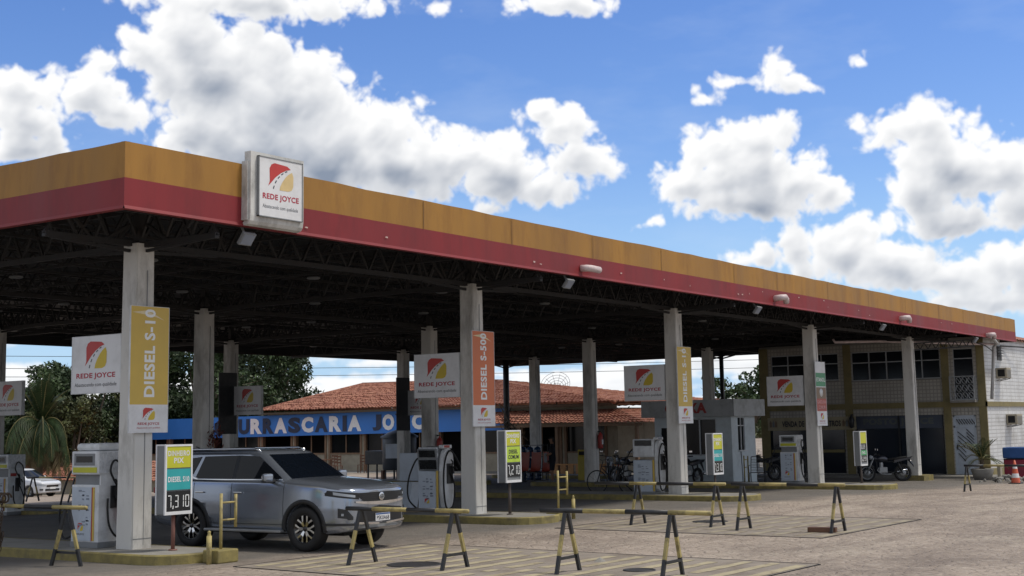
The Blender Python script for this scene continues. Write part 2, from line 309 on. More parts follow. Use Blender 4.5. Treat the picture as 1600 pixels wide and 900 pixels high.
def g(x): return -0.0145*max(0.,x-17)
def g2(x,y): return g(min(x,60))-.028*min(60,max(0.,y-10))*min(1.,max(0.,(y-x+4)/8))
# emblem drawn in a unit square: o lower left
def emblem(mb,o,rx,up,w,h,mr=0,my=1,mk=2,off=.0):
    o=Vector(o);rx=Vector(rx);up=Vector(up)
    red=[(0,.12),(.06,.30),(.05,.78),(.12,.93),(.25,1.0),(.74,.96),(.88,.86),(.70,.80),(.48,.66),(.27,.46),(.12,.26)]
    yel=[(.93,.76),(.99,.60),(.98,.22),(.92,.08),(.78,.02),(.44,.02),(.47,.16),(.55,.34),(.68,.54),(.80,.67)]
    mb.add([o+rx*(a*w)+up*(b*h) for a,b in red],[tuple(range(len(red)-1,-1,-1))],mr)
    mb.add([o+rx*(a*w)+up*(b*h) for a,b in yel],[tuple(range(len(yel)-1,-1,-1))],my)
    arc=[(.19,.0),(.25,.22),(.35,.42),(.48,.58),(.63,.71),(.78,.80)]
    for i in range(len(arc)-1):
        a=Vector(arc[i]);b=Vector(arc[i+1]);d=b-a; p=a+d*.18; q=a+d*.72; n=Vector((-d.y,d.x)).normalized()*.018
        mb.add([o+rx*(c.x*w)+up*(c.y*h) for c in (p-n,q-n,q+n,p+n)],[(3,2,1,0)],mk)
def logo(parent,o,rx,up,W,H,em=None,txt='tred'):
    """emblem + two lines of lettering on a W x H plate whose lower-left corner is o (already proud of the plate)"""
    o=Vector(o);rx=Vector(rx);up=Vector(up)
    e=MB(); ew,eh=em or (.50*W,.50*H)
    emblem(e,o+rx*(W/2-ew/2)+up*(H*.42),rx,up,ew,eh); e.build('emblem',['emred','emyel','ink'],parent)
    t=MB(); add_text(t,'REDE JOYCE',o+rx*(W*.10)+up*(H*.24),rx,up,W*.80,H*.115,0,.03)
    add_text(t,'Abastecendo com qualidade',o+rx*(W*.07)+up*(H*.10),rx,up,W*.86,H*.085,1,.0); t.build('lettering',[txt,'ink'],parent)
# ============================================================= setting
def ground_material():
    m,N,L,b=node_mat('ground_paving'); geo=N.new('ShaderNodeNewGeometry'); pos=geo.outputs['Position']
    def noise(sc,det=6,r=.6,st=None):
        n=N.new('ShaderNodeTexNoise'); n.inputs['Scale'].default_value=sc; n.inputs['Detail'].default_value=det; n.inputs['Roughness'].default_value=r
        src=pos
        if st: mp=N.new('ShaderNodeMapping'); mp.inputs['Scale'].default_value=st; L.new(pos,mp.inputs['Vector']); src=mp.outputs[0]
        L.new(src,n.inputs['Vector']); return n.outputs['Fac']
    def mr(x,a,b_,c,d):
        n=N.new('ShaderNodeMapRange'); n.inputs[1].default_value=a; n.inputs[2].default_value=b_; n.inputs[3].default_value=c; n.inputs[4].default_value=d; L.new(x,n.inputs[0]); return n.outputs[0]
    def mix(f,a,c,bt='MIX'):
        n=N.new('ShaderNodeMix'); n.data_type='RGBA'; n.blend_type=bt
        for i,v in ((0,f),(6,a),(7,c)):
            if isinstance(v,tuple): n.inputs[i].default_value=(*v,1)
            elif isinstance(v,float): n.inputs[i].default_value=v
            else: L.new(v,n.inputs[i])
        return n.outputs[2]
    def ma(op,a,c=None):
        n=N.new('ShaderNodeMath'); n.operation=op
        for i,v in enumerate((a,c)):
            if v is None: continue
            if isinstance(v,float): n.inputs[i].default_value=v
            else: L.new(v,n.inputs[i])
        return n.outputs[0]
    def sv(c): q=N.new('ShaderNodeSeparateColor'); L.new(c,q.inputs[0]); return q.outputs[0]
    # uneven cobbles and packed earth
    jit=N.new('ShaderNodeTexNoise'); jit.inputs['Scale'].default_value=2.5; jit.inputs['Detail'].default_value=3; L.new(pos,jit.inputs['Vector'])
    jm=N.new('ShaderNodeVectorMath'); jm.operation='MULTIPLY_ADD'; L.new(jit.outputs['Color'],jm.inputs[0]); jm.inputs[1].default_value=(.25,.25,0); L.new(pos,jm.inputs[2])
    vo=N.new('ShaderNodeTexVoronoi'); vo.feature='DISTANCE_TO_EDGE'; vo.inputs['Scale'].default_value=5.0; L.new(jm.outputs[0],vo.inputs['Vector'])
    vc=N.new('ShaderNodeTexVoronoi'); vc.inputs['Scale'].default_value=5.0; L.new(jm.outputs[0],vc.inputs['Vector'])
    joint=mr(vo.outputs['Distance'],.0,.15,.25,1)
    stone=mix(mr(sv(vc.outputs['Color']),0,1,0,1),(.26,.215,.17),(.47,.395,.325))
    stone=mix(.5,stone,mix(noise(.9,8,.7),(.21,.17,.135),(.50,.42,.35)))
    earth=mix(noise(7.,6),(.17,.125,.095),(.30,.25,.21))
    cover=mr(noise(.55,8,.72),.36,.52,.35,1.)     # where stones are buried in dust
    cob=mix(joint,earth,stone); cob=mix(ma('MULTIPLY',cover,.92),cob,mix(noise(3.,7,.7),(.27,.215,.17),(.46,.385,.32)))
    blot=mr(noise(.23,9,.75,(1,1.0,1)),.47,.62,0,.7); cob=mix(blot,cob,(.17,.135,.11)); trk=mr(noise(.8,8,.7,(.25,1.6,1)),.50,.62,0,.65); cob=mix(trk,cob,(.20,.16,.13)); pale=mr(noise(.3,9,.75,(.5,1.5,1)),.52,.64,0,.5); cob=mix(pale,cob,(.50,.43,.35))
    speck=mr(noise(5.,6,.75,(1,1,1)),.54,.68,0,.6); cob=mix(speck,cob,(.13,.10,.085))
    light=mr(noise(3.,7,.75),.54,.68,0,.5); cob=mix(light,cob,(.52,.45,.38))
    # worn asphalt of the forecourt
    asp=mix(noise(26.,4),(.10,.090,.080),(.165,.150,.133)); asp=mix(mr(noise(.5,8,.7),.4,.7,0,.7),asp,(.20,.178,.155))
    asp=mix(mr(noise(1.1,8,.75),.56,.74,0,.7),asp,(.03,.029,.028))
    tyre=mr(noise(1.2,5,.6,(3.5,.12,1)),.55,.75,0,.4); asp=mix(tyre,asp,(.04,.038,.036))
    sp=N.new('ShaderNodeSeparateXYZ'); L.new(pos,sp.inputs[0])
    wob=ma('MULTIPLY',ma('SUBTRACT',noise(.35,7,.65),.5),3.4)
    fr=ma('ADD',ma('ADD',sp.outputs[1],wob),ma('MULTIPLY',sp.outputs[0],.05))
    edge=mr(fr,-2.9,-1.4,0,1)
    far=mr(ma('ADD',sp.outputs[1],wob),22.5,23.6,1,0)
    m1=ma('MULTIPLY',edge,far)
    col=mix(m1,cob,asp); L.new(col,b.inputs['Base Color'])
    b.inputs['Roughness'].default_value=.85
    hgt=ma('ADD',ma('MULTIPLY',ma('MULTIPLY',joint,ma('SUBTRACT',1.,m1)),.5),ma('ADD',ma('MULTIPLY',noise(10.,6,.7),.7),ma('MULTIPLY',noise(1.5,7,.65),1.0)))
    bp=N.new('ShaderNodeBump'); bp.inputs['Strength'].default_value=.8; bp.inputs['Distance'].default_value=.08; L.new(hgt,bp.inputs['Height']); L.new(bp.outputs[0],b.inputs['Normal'])
    return m
MT['ground']=ground_material()
def make_ground():
    xs=[-1500,-300,-60,-20,-10]+list(range(0,62,2))+[90,140,250,500,1500]; ys=[-1500,-300,-60,-20,-8,0]+list(range(10,72,2))+[100,200,600,1500]
    mb=MB(); mb.grid([[(x,y,g2(x,y)) for x in xs] for y in ys],0,False,flip=True)
    struct(mb.build('ground','ground'))
make_ground()
# striped concrete pads over the buried tanks, with dark slot drains round them
def pad(name,x0,x1,y0,y1,skew,sm='stripe'):
    def P(u,v): return (x0+(x1-x0)*u+skew*v, y0+(y1-y0)*v)
    mb=MB(); q=[P(0,0),P(1,0),P(1,1),P(0,1)]; mb.add([(a,b,.006) for a,b in q],[(0,1,2,3)]); struct(mb.build('concrete_pad','padc'))
    ms=MB(); n=int((y1-y0)/.42); rnd=random.Random(3)
    for i in range(n):
        v0=(i+.15)/n; v1=v0+.40/n; a=rnd.uniform(.03,.06); c=rnd.uniform(.9,.97); k=14
        for j in range(k):
            if rnd.random()<.16: continue
            u0=a+(c-a)*j/k; u1=a+(c-a)*(j+1)/k; w=rnd.uniform(-.03,.03)/n
            p=[P(u0,v0+w),P(u1,v0+w),P(u1,v1-w),P(u0,v1-w)]; ms.add([(s,t,.010) for s,t in p],[(0,1,2,3)])
    struct(ms.build('painted_stripes',sm))
    md=MB()
    for a,b in ((P(0,0),P(0,1)),(P(0,1),P(1,1)),(P(1,1),P(1,0)),(P(1,0),P(0,0))): md.bar((a[0],a[1],.004),(b[0],b[1],.004),.022,.012)
    struct(md.build('slot_drain','dark'))
MT['padc']=M('worn_concrete',(.24,.205,.17),.85,var=.2,scale=3,dirt='#5a4c3d',dscale=.9,damt=.75,bump=.5,bscale=20)
MT['stripe']=M('worn_yellow_stripe',(.38,.33,.215),.85,var=.2,scale=5,dirt='#665646',dscale=2.5,damt=1.)
pad('pad',-.9,3.4,-10.2,-2.7,0.5)
MT['stripefaint']=M('faint_stripe',(.31,.27,.195),.85,var=.2,scale=5,dirt='#665646',dscale=2.0,damt=1.)
pad('pad',7.5,12.4,-8.5,-2.9,.3,'stripefaint')
pad('pad',-4.6,-1.9,1.2,9.0,.0)
# ------------------------------------------------------------- pump islands
def island(x0,x1,y0,y1,zt,label):
    t=[];n=8;r=(x1-x0)/2*.75; cx=(x0+x1)/2
    def ring(o):
        out=[]
        for i in range(n+1): a=PI+PI*i/n; out.append((cx+((x1-x0)/2+o)*math.cos(a)*1.0,y0+r+(r+o)*math.sin(a)))
        for i in range(n+1): a=PI*i/n; out.append((cx+((x1-x0)/2+o)*math.cos(a),y1-r+(r+o)*math.sin(a)))
        return out
    zb=g((x0+x1)/2)
    a=ring(0);b=ring(-.06);k=len(a); mb=MB()
    mb.add([(x,y,zb-.15) for x,y in a]+[(x,y,zt-.02) for x,y in a]+[(x,y,zt) for x,y in ring(-.02)]+[(x,y,zt) for x,y in b],
      [(i,(i+1)%k,k+(i+1)%k,k+i) for i in range(k)]+[(k+i,k+(i+1)%k,2*k+(i+1)%k,2*k+i) for i in range(k)]+[(2*k+i,2*k+(i+1)%k,3*k+(i+1)%k,3*k+i) for i in range(k)])
    o=mb.build('kerb','kerb'); o.name='island_kerb'; struct(o)
    mt=MB(); mt.add([(x,y,zt-.004) for x,y in b],[tuple(range(k))]); struct(mt.build('island_top','concrete'))
island(-.82,.62,-1.75,10.4,.15,'')
island(8.25,9.85,-2.0,10.4,.15,'')
island(17.2,18.9,-2.3,10.6,.13,'')
island(26.3,28.0,-2.6,10.8,.01,'')
for x in (9.07,18.1,27.2,36.3): island(x-.8,x+.7,13.0,19.2,g(x)+(.15 if x>10 else -.02),'')
struct(MB().box(39.2,41.0,-2.4,9.2,-.6,-.23).build('shop_pavement','concrete'))
struct(MB().box(42.9,46.0,16.0,56,-3,-.36).build('restaurant_pavement','concrete'))
# ============================================================= canopy
MT['orange_f']=M('fascia_orange',(.335,.165,.027),.55,var=.18,scale=1.1,dirt='#6b431a',dscale=2.4,damt=.5,stretch=(1,1,.22),bump=.15,bscale=4)
MT['red_f']=M('fascia_red',(.215,.016,.021),.55,var=.16,scale=1.1,dirt='#5a1c20',dscale=2.4,damt=.45,stretch=(1,1,.25),bump=.15,bscale=4)
MT['seam']=M('fascia_seam',(.16,.08,.02),.7); MT['scuff']=M('peeled_paint',(.55,.42,.38),.7)
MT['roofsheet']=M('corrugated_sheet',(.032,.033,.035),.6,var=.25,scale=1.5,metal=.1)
def canopy():
    t=thing('station_canopy','long flat fuel station canopy with orange and red fascia on pale square columns','canopy',(0,0,0))
    X0,X1,Y0,Y1=-1.95,43.5,-2.0,23.2
    def zt(x): return 6.2-.0056*(x-X0)
    def zm(x): return 5.665-.0050*(x-X0)
    def zb(x): return 5.205-.0036*(x-X0)
    rnd=random.Random(5)
    def fascia(a,b,outn,name,label):
        a=Vector((*a,0));b=Vector((*b,0)); L=(b-a).length; n=max(8,int(L/.75)); mb=MB(); o=Vector(outn)
        wv=[0 if i in (0,n) else rnd.uniform(-.007,.012) for i in range(n+1)]; rows=[]
        for lev in range(6):
            row=[]
            for i in range(n+1):
                p=a+(b-a)*i/n; x=p.x; tw=wv[i] if i not in(0,n) else 0
                z,of=[(zb(x)-.0,-.10),(zb(x)+.0,.02),(zb(x)+.05,.0),(zm(x),0.0),(zt(x)+tw,.0),(zt(x)+tw+.003,-.10)][lev]
                row.append(tuple(p+o*(of+ (wv[i]*.5 if lev in(3,4) else 0))+Vector((0,0,z))))
            rows.append(row)
        for i in range(5): mb.grid(rows[i:i+2],[1,1,1,0,0][i],False)
        k=int(L/3.1)
        for i in range(1,k):
            s=i/k+rnd.uniform(-.01,.01); p=a+(b-a)*s; x=p.x; d=(b-a).normalized()*.008; q=o*.016
            mb.add([p-d+q+Vector((0,0,zm(x))),p+d+q+Vector((0,0,zm(x))),p+d+q+Vector((0,0,zt(x)-.01)),p-d+q+Vector((0,0,zt(x)-.01))],[(0,1,2,3)],2)
            for j in range(rnd.randint(0,3)):
                pp=p+(b-a).normalized()*rnd.uniform(-1.4,1.4)+o*.018; z=zb(x)+rnd.uniform(.12,.36); w=rnd.uniform(.01,.05); h=rnd.uniform(.006,.03); dd=(b-a).normalized()*w
                mb.add([pp-dd+Vector((0,0,z)),pp+dd*.7+Vector((0,0,z-.01)),pp+dd+Vector((0,0,z+h)),pp-dd*.4+Vector((0,0,z+h*1.2))],[(0,1,2,3)],3)
        mb.build(name,['orange_f','red_f','seam','scuff'],t,label)
    fascia((X0,Y0),(X1,Y0),(0,-1,0),'fascia','long front fascia band, orange over red')
    fascia((X0,Y1),(X0,Y0),(-1,0,0),'fascia','left end fascia band, orange over red')
    fascia((X1,Y0),(X1,Y1),(1,0,0),'fascia','far end fascia band'); fascia((X1,Y1),(X0,Y1),(0,1,0),'fascia','rear fascia band')
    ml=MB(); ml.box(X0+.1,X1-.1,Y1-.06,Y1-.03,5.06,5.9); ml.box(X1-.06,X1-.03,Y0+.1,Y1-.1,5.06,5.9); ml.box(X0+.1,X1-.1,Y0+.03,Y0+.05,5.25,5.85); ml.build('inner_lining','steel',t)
    # corrugated roof deck
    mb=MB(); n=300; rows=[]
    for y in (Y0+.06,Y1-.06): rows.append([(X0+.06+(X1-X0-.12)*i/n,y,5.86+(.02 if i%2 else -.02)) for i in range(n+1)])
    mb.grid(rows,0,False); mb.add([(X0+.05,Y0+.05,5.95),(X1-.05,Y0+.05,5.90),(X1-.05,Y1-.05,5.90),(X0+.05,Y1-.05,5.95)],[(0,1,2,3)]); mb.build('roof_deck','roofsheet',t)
    # trusses
    def truss(a,b,zlo,zhi,pitch,w,nm='truss'):
        a=Vector(a);b=Vector(b);L=(b-a).length;k=max(2,int(L/pitch)); mb=MB(); zz=Vector((0,0,1))
        mb.bar(a+zz*zlo,b+zz*zlo,w,w); mb.bar(a+zz*zhi,b+zz*zhi,w,w)
        for i in range(k):
            p=a+(b-a)*(i/k);q=a+(b-a)*((i+1)/k);m=(p+q)/2
            mb.bar(p+zz*zlo,m+zz*zhi,w*.45,w*.45); mb.bar(m+zz*zhi,q+zz*zlo,w*.45,w*.45)
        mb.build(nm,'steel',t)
    for x in (0,9.07,18.1,27.2,36.3,X0+.15,43.2): truss((x,Y0+.15,0),(x,Y1-.15,0),5.02 if x>X0+.5 and x<43 else 5.28,5.62,.62,.09)
    for y in (0,8.4,17.0): truss((X0+.1,y,0),(X1-.1,y,0),5.04,5.58,.62,.09)
    y=Y0+.2
    for y in [-1.8,-.95,1.3,2.7,4.1,5.5,6.9,9.9,11.3,12.7,14.1,15.5,18.4,19.8,21.2,22.9]: truss((X0+.1,y,0),(X1-.1,y,0),5.40,5.78,.5,.05)
    for x in [2.3,4.5,6.8,11.3,13.5,15.8,20.4,22.6,24.9,29.5,31.8,34,38.6,40.9]: truss((x,Y0+.1,0),(x,Y1-.1,0),5.3,5.5,1.0,.045)
    # columns
    for (x,y) in [(0,0),(9.07,0),(18.1,0),(27.2,0),(36.3,0),(9.07,8.4),(18.1,8.4),(27.2,8.4),(36.3,8.4),(18.1,17),(27.2,17),(36.3,17),(9.07,17)]:
        z0=g(x)-.1; mb=MB(); h0=.20;h1=.178; V=[]
        for z,h in ((z0,h0),(5.04,h1)): V+=[(x-h,y-h,z),(x+h,y-h,z),(x+h,y+h,z),(x-h,y+h,z)]
        bm=bmesh.new(); vs=[bm.verts.new(v) for v in V]
        for f in [(3,2,1,0),(4,5,6,7),(0,1,5,4),(1,2,6,5),(2,3,7,6),(3,0,4,7)]: bm.faces.new([vs[i] for i in f])
        bmesh.ops.bevel(bm,geom=[e for e in bm.edges if abs(e.verts[0].co.z-e.verts[1].co.z)>1],offset=.015,segments=2,affect='EDGES')
        mb.bm(bm,0)
        mb.box(x-h0*.93,x+h0*.93,y-h0-.004,y-h0+.0,.3,.31,1)
        mb.box(x+.02,x+.028,y-h0-.001,y-h0+.01,g(x)+.2,4.6,1)
        c=mb.build('column',['column','grey'],t)
        # steel head: stub, cantilever arms with upturned ends
        hb=MB(); hb.box(x-.07,x+.07,y-.07,y+.07,4.96,5.75)
        for dx,dy in ((1,0),(-1,0),(0,1),(0,-1)):
            if x+dx*1.8<X0 : continue
            e=Vector((x+dx*1.7,y+dy*1.7,5.0)); s=Vector((x+dx*.19,y+dy*.19,4.92)); hb.bar(s,e,.045,.05); hb.bar(e,(x+dx*1.84,y+dy*1.84,5.5),.04,.05)
            m=s.lerp(e,.45); hb.bar(m,(x+dx*.2,y+dy*.2,5.35),.05,.05); hb.bar(m,(x+dx*1.4,y+dy*1.4,5.45),.05,.05)
        hb.build('column_head','steel',c)
    for (x,y) in ((42.1,22.7),(43.1,11.2),(43.1,11.7)):
        mb=MB(); mb.tube([(x,y,-.5),(x,y,5.3)],.10 if y<20 else .15,10); mb.bar((x,y,4.9),(x,y-1.2,5.15),.06); mb.bar((x,y,4.9),(x,y+1.0,5.15),.06); mb.bar((x-.8,y,5.1),(x+.4,y,5.1),.06); mb.build('steel_post','steel',t)
    # PVC overflow elbows poking through the red band
    for i,(x,z) in enumerate(((10.63,5.34),(20.42,5.32),(30.18,5.28),(39.62,5.13))):
        mb=MB()
        if i==0: mb.tube([(x-.24,-2.0,z),(x-.2,-2.13,z),(x-.08,-2.17,z),(x+.24,-2.17,z-.01)],.075,12)
        else: mb.tube([(x-.15,-1.98,z),(x-.12,-2.18,z+.02),(x,-2.25,z+.03),(x+.12,-2.22,z-.01),(x+.17,-2.2,z-.11)],.085,12)
        mb.build('overflow_elbow','pvc',t)
    # soffit downlights
    for x in (2.3,6.8,11.3,15.8,20.4,24.9,29.5,34):
        for y in (2.7,6.9,11.3,14.1,19.8):
            mb=MB(); mb.lathe([(.02,5.28),(.13,5.27),(.15,5.24),(.12,5.22),(0,5.215)],(x+.3,y+.1,0),14); mb.build('soffit_light','grey',t)
MT['pvc']=M('pale_pvc',(.60,.50,.50),.5,dirt='#8a6a66',dscale=6,damt=.4)
canopy()
def floodlight(x,z,label):
    t=thing('floodlight',label,'floodlight',(x,-1.92,z),0,'floodlights under the front fascia')
    b=MB(); b.bbox((0,-.04,-.03),(.27,.06,.22),0,.006); b.xf(Matrix.Rotation(R(38),4,'X')); b.build('housing','grey',t)
    f=MB(); f.box(-.115,.115,-.076,-.071,-.12,.06); f.xf(Matrix.Rotation(R(38),4,'X')); f.build('lens','label',t)
    a=MB(); a.bar((0,.02,.0),(0,.1,.16),.03); a.build('bracket','grey',t)
floodlight(.55,5.06,'pale square floodlight under the red band just below the emblem box'); floodlight(9.98,5.03,'square floodlight under the red band near the second front column')
floodlight(19.3,5.0,'square floodlight under the red band near the third front column'); floodlight(28.6,4.98,'small floodlight under the red band near the fourth front column'); floodlight(38.3,4.96,'farthest small floodlight under the red band by the two storey building')
# ------------------------------------------------------------- emblem box on the fascia
def emblem_box():
    t=thing('emblem_box','weathered white lightbox with road emblem on the front fascia near its corner','sign',(.40,-2.02,5.235))
    W=1.20
    bm=MB(); prof=[(0,1.22),(.0,.16),(.03,.07),(.10,.0),(.22,-.03),(.22,1.22)]   # (y out, z)
    # shell curls under the fascia at its foot
    pr=[(-.15,1.16),(-.15,.22),(-.148,.12),(-.135,.04),(-.10,-.01),(-.03,-.03),(.06,-.03),(.06,.0),(.0,.03),(-.01,1.16)]
    V=[(0,a,b) for a,b in pr]+[(W,a,b) for a,b in pr]; n=len(pr)
    bm.add(V,[tuple(range(n)),tuple(range(2*n-1,n-1,-1))]+[(i,n+i,n+(i+1)%n,(i+1)%n) for i in range(n)],0)
    bm.build('box_shell','boxwhite',t)
    e=MB(); e.box(-.035,0,-.11,.02,.05,1.0); e.build('side_pan','boxwhite',t)
    f=MB(); f.box(.14,W-.08,-.195,-.15,.13,1.09); fr=f.build('face_panel','signwhite',t)
    k=MB()
    for a in ((.13,W-.07,.12,.135),(.13,W-.07,1.085,1.10),(.13,.145,.12,1.10),(W-.085,W-.07,.12,1.10)): k.box(a[0],a[1],-.202,-.152,a[2],a[3])
    k.build('face_trim','grey',t)
    q=thing  # face
    e=MB(); emblem(e,(.34,-.1975,.58),(1,0,0),(0,0,1),.58,.44,0,1,2)
    e.build('emblem',['emred','emblpale','ink'],fr)
    x=MB(); add_text(x,'REDE JOYCE',(.22,-.1975,.39),(1,0,0),(0,0,1),.82,.12,0,.03); add_text(x,'Abastecendo com qualidade',(.22,-.1975,.25),(1,0,0),(0,0,1),.80,.08,1,0.); x.build('lettering',['tred','inkgrey'],fr)
MT['boxwhite']=M('weathered_box',(.60,.60,.58),.55,dirt='#4d4c46',dscale=2.2,damt=.65,stretch=(1,1,.5)); MT['emblpale']=M('faded_yellow',(.66,.50,.24),.5); MT['inkgrey']=M('faded_ink',(.12,.13,.15),.5)
emblem_box()
# ------------------------------------------------------------- signs on the columns
def column_sign(x,yc,z,label,grp,side=1):
    """square two-line sign hung on the side of a column, face towards -x"""
    t=thing('column_sign',label,'sign',(x,yc,z),0,grp)
    W=1.24;H=.95
    p=MB(); p.bbox((0,0,H/2),(.10,W,H),0,.008); p.build('panel','signwhite',t)
    k=MB()
    for s in (-1,1): k.box(-.053,.053,s*W/2-.012,s*W/2+.012,0-.004,H+.004); k.box(-.052,.052,-W/2-.011,W/2+.011,H/2+s*(H/2-.004)-.006,H/2+s*(H/2-.004)+.006)
    k.build('edge_trim','white',t)
    logo(t,(-.053,W/2,0),(0,-1,0),(0,0,1),W,H,(.56,.46))
column_sign(-.12,.82,2.63,'white road emblem sign on the nearest front column, left of the yellow banner','x')
column_sign(8.95,.84,2.62,'white road emblem sign on the second front column beside the orange banner','x')
column_sign(17.98,.84,2.60,'white road emblem sign on the third front column, above the kiosk end','x')
column_sign(27.08,.86,2.48,'white road emblem sign on the fourth front column, before the two storey building','x')
column_sign(8.95,16.18,2.54,'white road emblem sign cut by the left edge of the photo above the pump','x')
column_sign(17.98,16.02,2.52,'shaded road emblem sign on the rear column above the silver car','x')
column_sign(27.08,16.0,2.48,'shaded road emblem sign partly hidden behind the bigger sign of the second front column','x')
for o in bpy.data.objects:
    if o.get('category')=='sign' and o.get('group')=='x': o['group']='road emblem signs hung on the columns'
def banner(x,y,z0,label,kind,face=-1):
    t=thing('column_banner',label,'banner',(x,y,z0),0,'tall banners on the columns')
    W=.78;H=2.03;lo=.45
    p=MB(); p.box(-W/2,W/2,-.012,.012,lo,H,0); p.box(-W/2,W/2,-.012,.012,0,lo,1); 
    bd=MB()
    for a in ((-W/2-.008,-W/2,0,H),(W/2,W/2+.008,0,H)): bd.box(a[0],a[1],-.016,.016,a[2],a[3])
    bd.box(-W/2,W/2,-.016,.016,H,H+.008)
    if kind=='back':
        p.v=[(a,b,c) for a,b,c in p.v]; p.build('sheet',['black','black'],t); bd.build('frame','black',t); return t
    cols={'S-10':'banyel','S-500':'banorg','ET':'signwhite'}
    p.build('sheet',[cols[kind],'signwhite'],t); bd.build('frame','white',t)
    x_=MB(); ux=(0,0,1); rx=(-1,0,0)
    if kind!='ET':
        add_text(x_,'DIESEL '+kind,(.11,-.0145,lo+.12),(0,0,1),(-1,0,0),1.42,.22,0,.035)
        x_.build('lettering',['led'],t)
        w=MB()   # pale swoosh at the head of the banner
        w.add([(-.37,-.0135,1.93),(-.1,-.0135,1.965),(.12,-.0135,1.90),(.3,-.0135,1.82),(.12,-.0135,1.87),(-.1,-.0135,1.90)],[(0,5,4,3,2,1)]); w.build('swoosh','swoosh',t)
    else:
        c=MB()
        c.box(-W/2+.01,W/2-.01,-.0145,-.012,1.25,1.68,0); c.box(-W/2+.01,W/2-.01,-.0145,-.012,.86,1.22,1); c.box(-W/2+.01,W/2-.01,-.0145,-.012,.46,.86,2); c.build('colour_blocks',['bangreen','banbrown','banred'],t)
        add_text(x_,'ETANOL',(-.34,-.017,1.40),(1,0,0),(0,0,1),.68,.13,0,.03); add_text(x_,'GASOLINA',(-.35,-.017,.70),(1,0,0),(0,0,1),.70,.11,1,.03); add_text(x_,'COMUM',(-.27,-.017,.53),(1,0,0),(0,0,1),.54,.11,1,.03)
        x_.build('lettering',['led','banpink'],t)
        d=MB(); d.lathe([(0,-.017),(.13,-.017),(.13,-.0145)],(0,0,1.05),20,0,'Y'); d.build('drop_badge','signwhite',t)
    e=MB(); emblem(e,(-.13,-.015,.20),(1,0,0),(0,0,1),.26,.20); e.build('emblem',['emred','emyel','ink'],t)
    l=MB(); add_text(l,'REDE JOYCE',(-.22,-.015,.115),(1,0,0),(0,0,1),.44,.05,0,.02); add_text(l,'Abastecendo com qualidade',(-.24,-.015,.06),(1,0,0),(0,0,1),.48,.032,0,0); l.build('small_lettering',['tred'],t)
    return t
MT['swoosh']=M('pale_swoosh',(.70,.60,.38),.5)
banner(.05,-.235,1.97,'yellow diesel S-10 banner on the nearest front column','S-10')
banner(9.15,-.235,1.98,'orange diesel S-500 banner on the second front column','S-500')
banner(18.20,-.235,1.97,'yellow diesel S-10 banner on the third front column, in front of the kiosk','S-10')
banner(27.34,-.235,1.82,'narrow looking green, brown and red fuel banner on the fourth front column','ET')
banner(17.75,16.77,1.9,'black back of a banner on the rear column above the silver car','back'); banner(26.9,16.77,1.9,'black back of a banner on the rear column left of the half hidden emblem sign','back')
# ------------------------------------------------------------- price totems
def totem(x,y,z,label,rows,digits,pole='rustpole',pz=.55):
    t=thing('price_sign',label,'price sign',(x,y,z),0,'price signs on the island ends')
    W,D,H=.55,.20,1.08
    p=MB(); p.tube([(0,0,-.02),(0,0,pz+.05)],.032,10); p.lathe([(.07,0),(.07,.015),(.035,.02)],(0,0,0),12); p.build('pole',pole,t)
    b=MB(); b.bbox((0,0,pz+H/2),(W-.01,D,H),0,.02); b.build('case','grey',t)
    f=MB(); yy=-D/2
    for a in ((-W/2,-W/2+.03,0,H),(W/2-.03,W/2,0,H),(-W/2+.03,W/2-.03,0,.05),(-W/2+.03,W/2-.03,H-.03,H)): f.box(a[0],a[1],yy-.02,yy+.01,pz+a[2],pz+a[3])
    f.box(-W/2-.002,-W/2+.02,-D/2,D/2,pz+H-.02,pz+H+.004); f.box(-W/2-.004,-W/2+.016,D/2-.02,D/2+.004,pz,pz+H); f.build('frame','signwhite',t)
    pl=MB(); mats=[]; n=len(rows); 
    for i,(z0,z1,mt_,txt) in enumerate(rows):
        pl.box(-W/2+.03,W/2-.03,yy-.012,yy,pz+z0,pz+z1,i); mats.append(mt_)
    pl.build('price_panels',mats+['signwhite'],t)
    x_=MB(); tm=[]
    for (z0,z1,mt_,txt) in rows:
        for j,(s,c,w) in enumerate(txt or []):
            h=.085; k=len(txt); zc=(z0+z1)/2+(k-1)*.055-j*.11-.04
            if c not in tm: tm.append(c)
            add_text(x_,s,(-w/2,yy-.0145,pz+zc),(1,0,0),(0,0,1),w,h,tm.index(c),.03)
    if x_.v: x_.build('lettering',tm,t)
    d=MB()
    for (dz,ds) in digits:
        h=.19 if len(digits)==1 else .12; w=.078 if len(digits)==1 else .068; xx=-.22 if len(digits)==1 else -.20
        for ch in ds:
            if ch==',': d.add([(xx-.01,yy-.0145,pz+dz-.02),(xx+.012,yy-.0145,pz+dz-.02),(xx+.018,yy-.0145,pz+dz+.03),(xx+.0,yy-.0145,pz+dz+.03)],[(0,1,2,3)]); xx+=.035; continue
            seg(d,ch,(xx,yy-.0145,pz+dz),(1,0,0),(0,0,1),w,h); xx+=w+.03
    d.build('digits','led',t)
    return t
totem(-.02,-.95,.15,'price sign reading 7,310 with teal diesel S10 panel on the nearest island',[(.72,1.05,'limeyel',[('DINHEIRO','signwhite',.44),('PIX','signwhite',.2)]),(.38,.70,'teal',[('DIESEL S10','signwhite',.43)]),(.05,.36,'display',None)],[(.11,'7,310')],'rustpole')
totem(9.05,-.95,.15,'price sign reading 7,210 with lime diesel comum panel on the second island',[(.76,1.05,'limeyel',[('DINHEIRO','signwhite',.44),('PIX','signwhite',.2)]),(.42,.74,'lime',[('DIESEL','ink',.32),('COMUM','ink',.38)]),(.12,.40,'display',None)],[(.165,'7,210')],'brownpole',.66)
